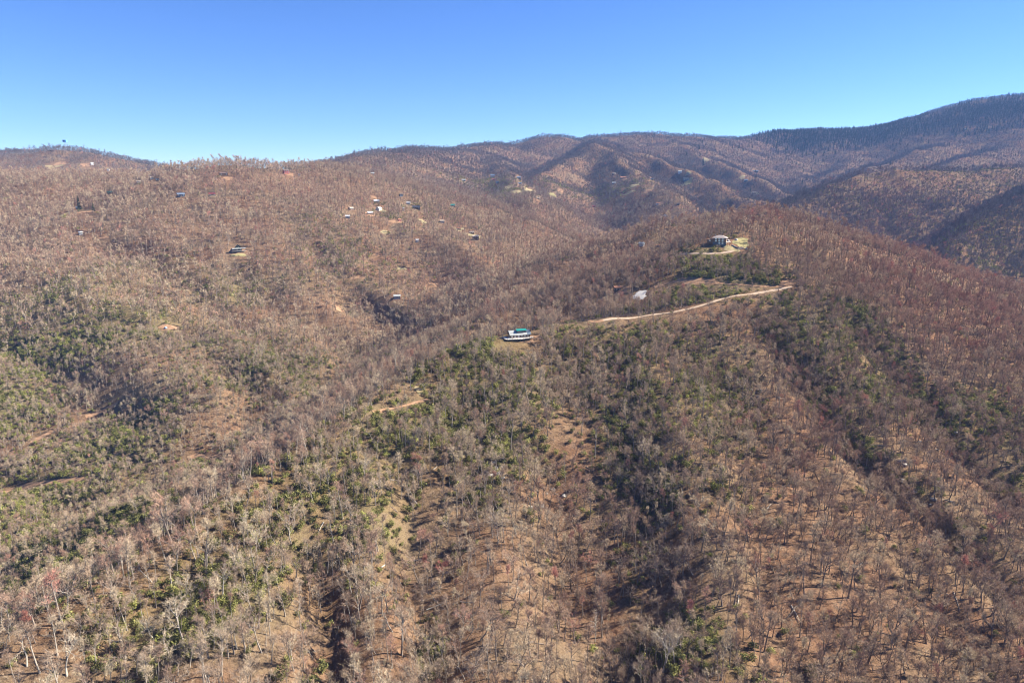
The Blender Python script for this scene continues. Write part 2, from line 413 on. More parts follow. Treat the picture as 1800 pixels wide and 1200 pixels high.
RED = areas([(1650, 510, 180, 60, .38), (1560, 440, 120, 40, .3), (1760, 560, 120, 50, .38), (1700, 600, 80, 30, .3), (1340, 400, 70, 24, .35), (780, 1000, 22, 14, .8), (1230, 1080, 14, 16, .8), (870, 560, 40, 16, .4), (110, 460, 160, 30, .2), (300, 420, 200, 50, .12), (700, 490, 120, 40, .25), (1060, 480, 160, 50, .2), (1450, 780, 200, 60, .15), (1010, 830, 50, 130, .35), (705, 960, 50, 120, .35), (560, 1100, 50, 70, .3), (930, 1080, 100, 80, .25), (120, 1080, 110, 30, .4), (280, 960, 90, 26, .42), (400, 860, 70, 22, .42), (500, 790, 60, 20, .42), (600, 720, 60, 18, .42), (720, 650, 60, 16, .4), (500, 330, 200, 40, .22)])
SPARSE = areas([(1010, 830, 46, 120, .45), (705, 960, 44, 110, .4), (900, 1080, 90, 80, .25), (300, 900, 120, 30, .35), (440, 785, 60, 18, .4), (140, 1000, 80, 30, .3), (1500, 1000, 240, 150, .12), (1010, 760, 70, 60, .65), (930, 1010, 120, 90, .3), (700, 940, 60, 60, .6), (680, 1050, 60, 80, .4), (430, 790, 60, 24, .5), (560, 1130, 50, 60, .4), (1690, 860, 60, 40, .25), (1100, 1000, 60, 120, .3)])

ny, nx = GZ.shape
me = bpy.data.meshes.new('terrain')
idx = np.arange(ny * nx).reshape(ny, nx)
f = np.stack([idx[:-1, :-1], idx[:-1, 1:], idx[1:, 1:], idx[1:, :-1]], -1).reshape(-1, 4)
nf = len(f)
me.vertices.add(ny * nx); me.vertices.foreach_set('co', np.stack([gxx, gyy, GZ], -1).astype(np.float32).ravel())
me.loops.add(nf * 4); me.loops.foreach_set('vertex_index', f.astype(np.int32).ravel())
me.polygons.add(nf); me.polygons.foreach_set('loop_start', np.arange(0, nf * 4, 4, dtype=np.int32))
me.polygons.foreach_set('use_smooth', np.ones(nf, bool))
me.update(calc_edges=True); me.validate()
me.materials.append(M_GROUND)
at = me.attributes.new('moss', 'FLOAT', 'POINT')
at.data.foreach_set('value', np.clip(weight(gxx, gyy, GREEN) * .7 * (gyy < 1000), 0, 1).astype(np.float32).ravel())
terrain = bpy.data.objects.new('terrain', me); col.objects.link(terrain); terrain['kind'] = 'structure'

# ------------------------------------------------------------------ tree models
class MB:
    def __init__(s): s.v = []; s.f = []; s.m = []
    def tube(s, pts, rads, n, mi=0):
        pts = [Vector(p) for p in pts]; base = len(s.v)
        for i, p in enumerate(pts):
            d = (pts[min(i + 1, len(pts) - 1)] - pts[max(i - 1, 0)]).normalized()
            a = d.cross(Vector((.31, .95, .11))).normalized(); b = d.cross(a)
            for k in range(n):
                t = 2 * math.pi * k / n
                s.v.append(p + (a * math.cos(t) + b * math.sin(t)) * rads[i])
        for i in range(len(pts) - 1):
            for k in range(n):
                q = base + i * n
                s.f.append((q + k, q + (k + 1) % n, q + n + (k + 1) % n, q + n + k)); s.m.append(mi)
    def sliver(s, p, d, L, w, mi=0):
        r_ = Vector((random.gauss(0, 1), random.gauss(0, 1), random.gauss(0, 1)))
        a = d.cross(r_).normalized() * (w * .5); q = len(s.v)
        s.v += [p - a, p + a, p + d * L]; s.f.append((q, q + 1, q + 2)); s.m.append(mi)
    def leaf(s, p, nrm, size, mi=0):
        r_ = Vector((random.gauss(0, 1), random.gauss(0, 1), random.gauss(0, 1)))
        a = nrm.cross(r_).normalized() * size; b = nrm.cross(a).normalized() * size * random.uniform(.45, .8)
        q = len(s.v); s.v += [p - a, p - b * .9, p + a, p + b]; s.f.append((q, q + 1, q + 2, q + 3)); s.m.append(mi)
    def box(s, x0, y0, z0, x1, y1, z1, mi=0):
        q = len(s.v)
        s.v += [Vector(c) for c in ((x0, y0, z0), (x1, y0, z0), (x1, y1, z0), (x0, y1, z0), (x0, y0, z1), (x1, y0, z1), (x1, y1, z1), (x0, y1, z1))]
        for a in ((0, 3, 2, 1), (4, 5, 6, 7), (0, 1, 5, 4), (1, 2, 6, 5), (2, 3, 7, 6), (3, 0, 4, 7)):
            s.f.append(tuple(q + i for i in a)); s.m.append(mi)
    def prism(s, prof, y0, y1, mi=0):
        """profile in x,z swept along y"""
        q = len(s.v); n = len(prof)
        s.v += [Vector((x, y0, z)) for x, z in prof] + [Vector((x, y1, z)) for x, z in prof]
        s.f.append(tuple(q + i for i in range(n))); s.f.append(tuple(q + n + i for i in reversed(range(n)))); s.m += [mi, mi]
        for i in range(n):
            j = (i + 1) % n; s.f.append((q + i, q + n + i, q + n + j, q + j)); s.m.append(mi)
    def mesh(s, name, mats):
        me = bpy.data.meshes.new(name); me.from_pydata([tuple(v) for v in s.v], [], s.f)
        for m in mats: me.materials.append(m)
        me.polygons.foreach_set('material_index', s.m); me.update(); return me

def wander(p, d, L, n, bend, lift=0.0):
    pts = [p.copy()]; d = d.copy()
    for i in range(n):
        d = (d + Vector((random.gauss(0, bend), random.gauss(0, bend), random.gauss(0, bend) + lift))).normalized()
        p = p + d * (L / n); pts.append(p.copy())
    return pts
def along(pts, t):
    q = t * (len(pts) - 1); i = min(int(q), len(pts) - 2)
    return pts[i].lerp(pts[i + 1], q - i), (pts[i + 1] - pts[i]).normalized()
def tilt(d, ang, az):
    a = d.cross(Vector((.2, .3, .93)) if abs(d.z) < .9 else Vector((1, .1, 0))).normalized()
    return (Matrix.Rotation(az, 3, d) @ (Matrix.Rotation(ang, 3, a) @ d)).normalized()

def bare_tree_parts(H, form, level=0):
    """trunk and crown of a leafless tree; form: 0 spreading, 1 upright, 2 forked, 3 thin pole, 4 gnarled; level: detail"""
    tr = MB(); cr = MB()
    r0 = H * random.uniform(.015, .020) * (1.3 if form in (0, 4) else .85 if form == 3 else 1)
    bend = {0: .07, 1: .035, 2: .05, 3: .03, 4: .16}[form]
    sides = 6 if level == 0 else 3
    top = .86 if form in (1, 3) else .62
    axis_ = wander(Vector((0, 0, -1.2)), Vector((random.gauss(0, .05), random.gauss(0, .05), 1)).normalized(), H * top, 7 if level == 0 else 3, bend, .01)
    n = len(axis_)
    tr.tube(axis_, [r0 * (1.25 if i == 0 else 1) * (1 - .72 * i / (n - 1)) for i in range(n)], sides)
    nl = {0: 8, 1: 10, 2: 6, 3: 8, 4: 7}[form] if level == 0 else 6
    limbs = []
    for k in range(nl):
        t = random.uniform(.5 if form != 3 else .64, 1.0) if k > 2 else random.uniform(.85, 1)
        p, d = along(axis_, t)
        ang = random.uniform(.45, .95) * {0: 1.15, 1: .8, 2: .75, 3: .7, 4: 1.25}[form] * (1.1 - .35 * t)
        L = H * {0: .37, 1: .23, 2: .35, 3: .18, 4: .37}[form] * random.uniform(.75, 1.15) * (1.35 - .55 * t)
        ld = tilt(d, ang, k * 2.4 + random.uniform(-.5, .5))
        pts = wander(p, ld, L, 5 if level == 0 else 2, bend * 2.1, .075)
        limbs.append((pts, r0 * random.uniform(.26, .42), L))
    if level <= 1:
        for pts, r_, L in limbs:
            m_ = len(pts)
            cr.tube(pts, [r_ * (1 - .85 * i / (m_ - 1)) for i in range(m_)], 4 if level == 0 else 3, 0)
    tw = []
    for pts, r_, L in limbs:
        for j in range(7 if level == 0 else 4):
            t = random.uniform(.25, 1)
            p, d = along(pts, t)
            sd = tilt(d, random.uniform(.35, .9), random.uniform(0, 6.28))
            SL = L * random.uniform(.28, .5) * (1.2 - .4 * t)
            sp = wander(p, sd, SL, 3 if level == 0 else 1, .18, .07)
            tw.append((sp, SL))
            if level == 0:
                m_ = len(sp)
                cr.tube(sp, [r_ * .42 * (1 - .85 * i / (m_ - 1)) for i in range(m_)], 3, 0)
                for q in range(3):
                    p2, d2 = along(sp, random.uniform(.25, .95))
                    s2 = wander(p2, tilt(d2, random.uniform(.4, .9), random.uniform(0, 6.28)), SL * .5, 2, .15, .06)
                    tw.append((s2, SL * .5))
                    cr.sliver(p2, (s2[-1] - p2).normalized(), SL * .55, .085, 1)
    if level == 0:
        for sp, SL in tw:
            for q in range(random.randint(4, 6)):
                p, d = along(sp, random.uniform(.15, 1))
                cr.sliver(p, tilt(d, random.uniform(.25, .85), random.uniform(0, 6.28)), random.uniform(.7, 1.9), random.uniform(.04, .065), 1)
    else:
        k = 7 if level == 1 else 4
        for sp, SL in tw:
            for q in range(k):
                p, d = along(sp, random.uniform(0, 1))
                cr.sliver(p, tilt(d, random.uniform(.3, 1.0), random.uniform(0, 6.28)), random.uniform(1.2, 2.6), random.uniform(.13, .26) * (1.15 if level == 1 else 2.9), 1)
    return tr, cr
def join(tr, cr):
    b = MB(); b.v = list(tr.v); b.f = list(tr.f); b.m = list(tr.m); q = len(b.v)
    b.v += cr.v; b.f += [tuple(i + q for i in f_) for f_ in cr.f]; b.m += cr.m
    return b
def laurel_parts(rad, n, size):
    """evergreen shrub: leafy dome of several lobes on a few stems"""
    st = MB(); lf = MB()
    lobes = [(Vector((random.gauss(0, .42) * rad, random.gauss(0, .42) * rad, rad * random.uniform(.45, 1.15))), rad * random.uniform(.42, .68)) for _ in range(6)]
    for c, r_ in lobes:
        st.tube(wander(Vector((c.x * .2, c.y * .2, -.5)), Vector((c.x * .8, c.y * .8, c.z + .5)).normalized(), c.length, 2, .1), [.09, .06, .03], 3)
    for i in range(n):
        c, r_ = random.choice(lobes)
        d = Vector((random.gauss(0, 1), random.gauss(0, 1), random.gauss(0, 1) + .35)).normalized()
        p = c + d * r_ * random.uniform(.35, 1.3)
        if p.z < .1: p.z = random.uniform(.1, .5)
        lf.leaf(p, (d + Vector((random.gauss(0, .45), random.gauss(0, .45), random.gauss(0, .45) + .3))).normalized(), size * random.uniform(.6, 1.3))
    return st, lf
def spruce_parts(H, n, size):
    st = MB(); lf = MB()
    st.tube([(0, 0, -1), (0, 0, H * .5), (0, 0, H)], [H * .014, H * .009, .03], 4)
    for i in range(n):
        t = random.random() ** .75
        z = H * (.1 + .9 * t); r_ = H * .19 * (1 - t) ** .9 * random.uniform(.35, 1.1) + .15
        az = random.uniform(0, 6.283)
        d = Vector((math.cos(az), math.sin(az), -.25)).normalized()
        lf.sliver(Vector((0, 0, z)) + d * r_ * .25, d, r_ * 1.1, size * random.uniform(.7, 1.4) * (1.2 - .7 * t))
    return st, lf

random.seed(21)
FORMS = [0, 0, 1, 1, 2, 2, 3, 3, 4, 4]
HEIGHTS = [21, 23, 22, 24, 20, 22, 18, 20, 18, 20]
TREES = [bare_tree_parts(h_, f_) for h_, f_ in zip(HEIGHTS, FORMS)]
TREES_MID = [bare_tree_parts(h_, f_, 1) for h_, f_ in zip((21, 23, 20, 19, 22, 18), (0, 1, 2, 3, 0, 4))]
TREES_FAR = [bare_tree_parts(h_, f_, 2) for h_, f_ in zip((20, 22, 19, 21), (0, 1, 2, 0))]
LAURELS = [laurel_parts(r_, 330, .29) for r_ in (1.9, 2.3, 2.6, 2.1)]
LAURELS_FAR = [laurel_parts(r_, 60, .55) for r_ in (2.4, 2.8)]
SPRUCES = [spruce_parts(h_, 320, 1.1) for h_ in (19, 23)]

def brush_parts(h):
    a = MB(); b = MB()
    for k in range(9):
        d = Vector((random.gauss(0, .5), random.gauss(0, .5), 1)).normalized(); pts = wander(Vector((random.gauss(0, .5), random.gauss(0, .5), -.2)), d, h * random.uniform(.6, 1), 2, .12)
        a.tube(pts, [.04, .025, .008], 3)
        for q in range(9):
            p, d2 = along(pts, random.uniform(.25, 1)); b.sliver(p, tilt(d2, random.uniform(.3, 1), random.uniform(0, 6.28)), random.uniform(.4, 1.1), random.uniform(.035, .06), 1)
    return a, b
BRUSH = [brush_parts(h_) for h_ in (1.8, 2.4, 3.0)]
def proto(name, tr, cr, mats):
    o = bpy.data.objects.new(name, join(tr, cr).mesh(name, mats)); return o
P_TREES = [proto('bare_tree_model', *t, [M_BARK, M_TWIG]) for t in TREES]
P_MID = [proto('bare_tree_model', *t, [M_BARK, M_TWIG]) for t in TREES_MID]
P_FAR = [proto('bare_tree_model', *t, [M_BARK, M_TWIG]) for t in TREES_FAR]
P_BRUSH = [proto('brush_model', *t, [M_BARK, M_TWIG]) for t in BRUSH]
def lf_join(st, lf):
    lf.m = [1] * len(lf.f); return st, lf
P_LAUR = [proto('laurel_model', *lf_join(*t), [M_BARK, M_LAUREL]) for t in LAURELS]
P_LAURF = [proto('laurel_model', *lf_join(*t), [M_BARK, M_LAUREL]) for t in LAURELS_FAR]
P_SPR = [proto('spruce_model', *lf_join(*t), [M_BARK, M_SPRUCE]) for t in SPRUCES]

def scatter_stuff(name, pts, rot, scl, pick, attrs, protos, label):
    """one object whose points carry instanced plants (past the limit of countable individuals)"""
    me = bpy.data.meshes.new(name); n = len(pts)
    me.vertices.add(n); me.vertices.foreach_set('co', pts.astype(np.float32).ravel())
    def att(nm, typ, data, key='value'):
        a = me.attributes.new(nm, typ, 'POINT'); a.data.foreach_set(key, np.ascontiguousarray(data).ravel())
    att('spin', 'FLOAT_VECTOR', rot.astype(np.float32), 'vector')
    att('grow', 'FLOAT_VECTOR', scl.astype(np.float32), 'vector')
    att('pick', 'INT', pick.astype(np.int32))
    for k, v in attrs.items(): att(k, 'FLOAT', v.astype(np.float32))
    o = bpy.data.objects.new(name, me); col.objects.link(o); o['kind'] = 'stuff'; o['label'] = label
    ng = bpy.data.node_groups.new(name + '_planting', 'GeometryNodeTree')
    ng.interface.new_socket('Geometry', in_out='INPUT', socket_type='NodeSocketGeometry')
    ng.interface.new_socket('Geometry', in_out='OUTPUT', socket_type='NodeSocketGeometry')
    N = ng.nodes; Lk = ng.links
    gi = N.new('NodeGroupInput'); go = N.new('NodeGroupOutput')
    gti = N.new('GeometryNodeJoinGeometry')
    for p in reversed(protos):
        oi = N.new('GeometryNodeObjectInfo'); oi.inputs['Object'].default_value = p; oi.inputs['As Instance'].default_value = False
        g2 = N.new('GeometryNodeGeometryToInstance')
        Lk.new(oi.outputs['Geometry'], g2.inputs['Geometry']); Lk.new(g2.outputs[0], gti.inputs[0])
    iop = N.new('GeometryNodeInstanceOnPoints')
    def named(nm, typ):
        a = N.new('GeometryNodeInputNamedAttribute'); a.data_type = typ; a.inputs['Name'].default_value = nm
        return a.outputs['Attribute']
    Lk.new(gi.outputs[0], iop.inputs['Points']); Lk.new(gti.outputs[0], iop.inputs['Instance'])
    iop.inputs['Pick Instance'].default_value = True
    Lk.new(named('pick', 'INT'), iop.inputs['Instance Index'])
    e2r = N.new('FunctionNodeEulerToRotation'); Lk.new(named('spin', 'FLOAT_VECTOR'), e2r.inputs[0])
    Lk.new(e2r.outputs[0], iop.inputs['Rotation'])
    Lk.new(named('grow', 'FLOAT_VECTOR'), iop.inputs['Scale'])
    Lk.new(iop.outputs[0], go.inputs[0])
    md = o.modifiers.new('planting', 'NODES'); md.node_group = ng
    return o

# ------------------------------------------------------------------ cleared ground: roads and clearings
M_GRAVEL, nt, out = new_mat('gravel')
n1 = noise(nt, geo_pos(nt), .5, 6, .7)
diffuse(nt, out, ramp(nt, n1, [(.3, g(.30, .21, .14)), (.7, g(.50, .385, .28))]))
M_DIRT, nt, out = new_mat('bare_soil')
n1 = noise(nt, geo_pos(nt), .35, 6, .75)
diffuse(nt, out, ramp(nt, n1, [(.3, g(.19, .11, .062)), (.55, g(.34, .205, .12)), (.75, g(.43, .29, .18))]))
M_TAN, nt, out = new_mat('dry_grass')
n1 = noise(nt, geo_pos(nt), .3, 6, .75)
diffuse(nt, out, ramp(nt, n1, [(.3, g(.19, .15, .07)), (.55, g(.33, .265, .145)), (.75, g(.41, .335, .195))]))
M_LAWN, nt, out = new_mat('lawn')
n1 = noise(nt, geo_pos(nt), .3, 6, .75)
diffuse(nt, out, ramp(nt, n1, [(.3, g(.22, .19, .08)), (.7, g(.38, .32, .16))]))
M_PAD, nt, out = new_mat('pale_gravel')
n1 = noise(nt, geo_pos(nt), .6, 6, .7)
diffuse(nt, out, ramp(nt, n1, [(.3, g(.30, .28, .26)), (.7, g(.56, .53, .49))]))

ROADS = []      # ground polylines with half widths, for keeping trees off
def resample(pts, step):
    pts = [Vector(p[:2]) for p in pts]; res = [pts[0]]
    # Catmull-Rom through the points
    for i in range(len(pts) - 1):
        p0 = pts[max(i - 1, 0)]; p1 = pts[i]; p2 = pts[i + 1]; p3 = pts[min(i + 2, len(pts) - 1)]
        n = max(1, int((p2 - p1).length / step))
        for k in range(1, n + 1):
            t = k / n
            res.append(.5 * ((2 * p1) + (-p0 + p2) * t + (2 * p0 - 5 * p1 + 4 * p2 - p3) * t * t + (-p0 + 3 * p1 - 3 * p2 + p3) * t ** 3))
    return res
def road(name, frame, half, mat, label=None):
    w = [h for h in (hit(*q) for q in frame) if h]
    c = resample(w, 3.0); ROADS.append((np.array([tuple(p) for p in c]), half + 1.6))
    v = []; f = []; na = 6
    for i, p in enumerate(c):
        d = (c[min(i + 1, len(c) - 1)] - c[max(i - 1, 0)]).normalized(); s_ = Vector((-d.y, d.x))
        hw = half * (1 + .18 * math.sin(i * .9) + .12 * math.sin(i * .37))
        for k in range(na + 1):
            q = p + s_ * hw * (2 * k / na - 1)
            v.append((q.x, q.y, float(ground(q.x, q.y)) + .30 - (.12 if k in (0, na) else 0)))
    for i in range(len(c) - 1):
        for k in range(na):
            a = i * (na + 1) + k; f.append((a, a + 1, a + na + 2, a + na + 1))
    o = mesh_obj(name, v, f, mat, smooth=True); o['kind'] = 'structure'
    return o
CLEAR = []
def clearing(name, px, py, rx, ry, mat, keep=1.0):
    """an irregular cleared patch of ground"""
    c = hit(px, py)
    if not c: return
    n = hit(px, py + ry); f_ = hit(px, py - ry); dep = pix(*c)[2]
    rm = rx * dep / 1200
    ra = abs((f_[1] if f_ else c[1] * 1.03) - (n[1] if n else c[1] * .97)) * .5
    ra = min(max(ra, 4.0), rm * 2.2)
    az = math.atan2(c[0], c[1])
    nseg = 28; rings = 5; v = [(c[0], c[1], float(ground(c[0], c[1])) + .28)]; fc = []
    ph = random.uniform(0, 6)
    for r_ in range(1, rings + 1):
        for k in range(nseg):
            a = 2 * math.pi * k / nseg
            wob = 1 + .2 * math.sin(2 * a + ph) + .13 * math.sin(3 * a + 2 * ph) + .10 * math.sin(5 * a + ph * 3) + .07 * math.sin(9 * a + ph)
            s_ = math.cos(a) * rm * wob * r_ / rings; q = math.sin(a) * ra * wob * r_ / rings
            x = c[0] + s_ * math.cos(az) + q * math.sin(az); y = c[1] - s_ * math.sin(az) + q * math.cos(az)
            v.append((x, y, float(ground(x, y)) + .28 + dep * .0001 - (.2 if r_ == rings else 0)))
    for k in range(nseg): fc.append((0, 1 + k, 1 + (k + 1) % nseg))
    for r_ in range(rings - 1):
        for k in range(nseg):
            a = 1 + r_ * nseg; fc.append((a + k, a + nseg + k, a + nseg + (k + 1) % nseg, a + (k + 1) % nseg))
    o = mesh_obj(name, v, fc, mat, smooth=True); o['kind'] = 'structure'
    CLEAR.append((c[0], c[1], rm, ra, az, keep))
    return o

road('gravel_road', [(1060, 563), (1110, 559), (1150, 553), (1200, 545), (1240, 535), (1270, 525), (1300, 519), (1350, 512), (1392, 504)], 1.8, M_GRAVEL)
road('gravel_road', [(1392, 503), (1360, 504), (1330, 503), (1290, 500), (1240, 497), (1212, 494), (1188, 495), (1165, 500), (1150, 506)], 1.7, M_DIRT)
road('gravel_road', [(1194, 447), (1215, 446), (1250, 446), (1280, 443), (1300, 437), (1312, 430)], 1.8, M_GRAVEL)
road('dirt_track', [(985, 564), (1010, 563), (1035, 563), (1060, 563)], 2.3, M_DIRT)
road('dirt_track', [(655, 724), (680, 720), (700, 716), (725, 709), (752, 702)], 1.2, M_DIRT)
road('dirt_track', [(-20, 868), (20, 860), (50, 853), (90, 847), (125, 843), (150, 840)], 2.6, M_DIRT)
road('dirt_track', [(55, 778), (72, 768), (92, 757)], 2.3, M_DIRT)
road('dirt_track', [(150, 732), (180, 722), (207, 710)], 2.3, M_DIRT)
road('dirt_track', [(330, 806), (355, 803), (385, 802)], 2.2, M_DIRT)
road('dirt_track', [(1148, 396), (1160, 392), (1172, 389)], 2.6, M_DIRT)
CL = [('clearing', 297, 575, 22, 6, M_DIRT), ('clearing', 737, 686, 9, 5, M_TAN), ('clearing', 1222, 493, 40, 6, M_DIRT), ('clearing', 1125, 519, 13, 7, M_PAD),
    ('lawn', 1303, 425, 15, 8, M_LAWN), ('clearing', 1285, 437, 17, 4, M_TAN), ('clearing', 1383, 497, 14, 7, M_DIRT), ('clearing', 912, 594, 40, 6, M_DIRT), ('clearing', 1150, 396, 16, 5, M_DIRT),
    ('clearing', 1090, 510, 20, 8, M_DIRT), ('clearing', 400, 314, 14, 4, M_DIRT), ('clearing', 160, 372, 20, 3, M_DIRT), ('clearing', 112, 377, 10, 2, M_TAN), ('clearing', 183, 418, 9, 2, M_DIRT),
    ('clearing', 419, 442, 16, 4, M_DIRT), ('clearing', 420, 448, 12, 4, M_LAWN), ('clearing', 95, 293, 18, 3, M_TAN), ('clearing', 108, 288, 16, 3, M_DIRT), ('clearing', 150, 290, 10, 4, M_DIRT), ('clearing', 205, 305, 16, 3, M_TAN),
    ('clearing', 657, 347, 6, 3, M_DIRT), ('clearing', 650, 377, 11, 3, M_DIRT), ('clearing', 694, 389, 15, 3, M_DIRT), ('clearing', 744, 390, 9, 4, M_TAN), ('clearing', 672, 370, 10, 3, M_TAN), ('clearing', 675, 408, 8, 4, M_TAN),
    ('clearing', 833, 414, 14, 4, M_TAN), ('clearing', 806, 403, 10, 4, M_TAN), ('clearing', 660, 449, 10, 3, M_DIRT), ('clearing', 763, 500, 10, 4, M_DIRT), ('clearing', 705, 472, 10, 3, M_TAN), ('clearing', 630, 488, 12, 3, M_DIRT),
    ('clearing', 656, 307, 10, 3, M_TAN), ('clearing', 893, 329, 8, 3, M_TAN), ('clearing', 908, 337, 13, 3, M_TAN), ('clearing', 932, 334, 14, 3, M_TAN), ('clearing', 956, 298, 12, 2, M_TAN), ('lawn', 971, 344, 7, 3, M_LAWN), ('clearing', 985, 335, 6, 3, M_DIRT),
    ('clearing', 1093, 315, 12, 3, M_DIRT), ('clearing', 1116, 325, 11, 3, M_TAN), ('clearing', 1105, 339, 13, 2, M_TAN), ('clearing', 1140, 336, 9, 3, M_DIRT), ('lawn', 1207, 322, 12, 4, M_LAWN), ('clearing', 1230, 344, 6, 3, M_DIRT), ('clearing', 1243, 280, 8, 2, M_TAN),
    ('clearing', 1305, 312, 5, 4, M_TAN), ('clearing', 1325, 340, 8, 3, M_TAN), ('clearing', 1159, 358, 9, 3, M_DIRT), ('clearing', 1336, 376, 6, 3, M_DIRT), ('clearing', 1210, 304, 6, 3, M_TAN), ('clearing', 1697, 228, 4, 2, M_TAN), ('clearing', 600, 548, 10, 3, M_DIRT), ('clearing', 505, 305, 12, 3, M_DIRT)]
CL = [(n_, px, py, rx * (.88 if px < 1170 and py < 580 and px != 1125 else 1), max(ry * (.75 if px < 880 and py < 580 else 1), 1.5), m_) for n_, px, py, rx, ry, m_ in CL]
for c in CL: clearing(*c)

# ------------------------------------------------------------------ houses: where they stand (frame point, width in frame px)
WALLS = {k: paint('wall_' + k, c) for k, c in dict(white=g(.60, .585, .555), grey=g(.33, .33, .33), brown=g(.15, .09, .055), tan=g(.42, .31, .2), navy=g(.04, .05, .08), red=g(.36, .07, .05), slate=g(.10, .12, .14), green=g(.035, .05, .03), log=g(.23, .13, .07)).items()}
def roof_mat(name, c, ribs=.9):
    m, nt, out = new_mat('roof_' + name)
    f = noise(nt, geo_pos(nt), .8, 5); cc = mixc(nt, f, c, tuple(v * .72 for v in c[:3]) + (1,))
    b = nt.nodes.new('ShaderNodeBsdfPrincipled'); b.inputs['Roughness'].default_value = .55
    nt.links.new(cc, b.inputs['Base Color']); nt.links.new(b.outputs[0], out.inputs['Surface']); return m
ROOFS = {k: roof_mat(k, c) for k, c in dict(white=g(.62, .61, .60), grey=g(.36, .37, .38), pale=g(.42, .43, .40), dark=g(.05, .05, .055), navy=g(.05, .07, .12), red=g(.36, .085, .07), rust=g(.40, .17, .08), tan=g(.45, .36, .27), teal=g(.03, .26, .23), green=g(.03, .075, .05), blue=g(.14, .18, .24), brown=g(.16, .10, .07), slate=g(.10, .14, .19)).items()}
M_GLASS, nt, out = new_mat('window_glass')
b = nt.nodes.new('ShaderNodeBsdfPrincipled'); b.inputs['Base Color'].default_value = g(.5, .55, .6); b.inputs['Metallic'].default_value = .8; b.inputs['Roughness'].default_value = .08
nt.links.new(b.outputs[0], out.inputs['Surface'])
M_TRIM = paint('white_trim', g(.72, .70, .66)); M_WOOD = paint('deck_boards', g(.62, .55, .47), .8); M_POST = paint('timber_posts', g(.26, .18, .12)); M_STONE = paint('stone', g(.32, .29, .26), .9, .4)

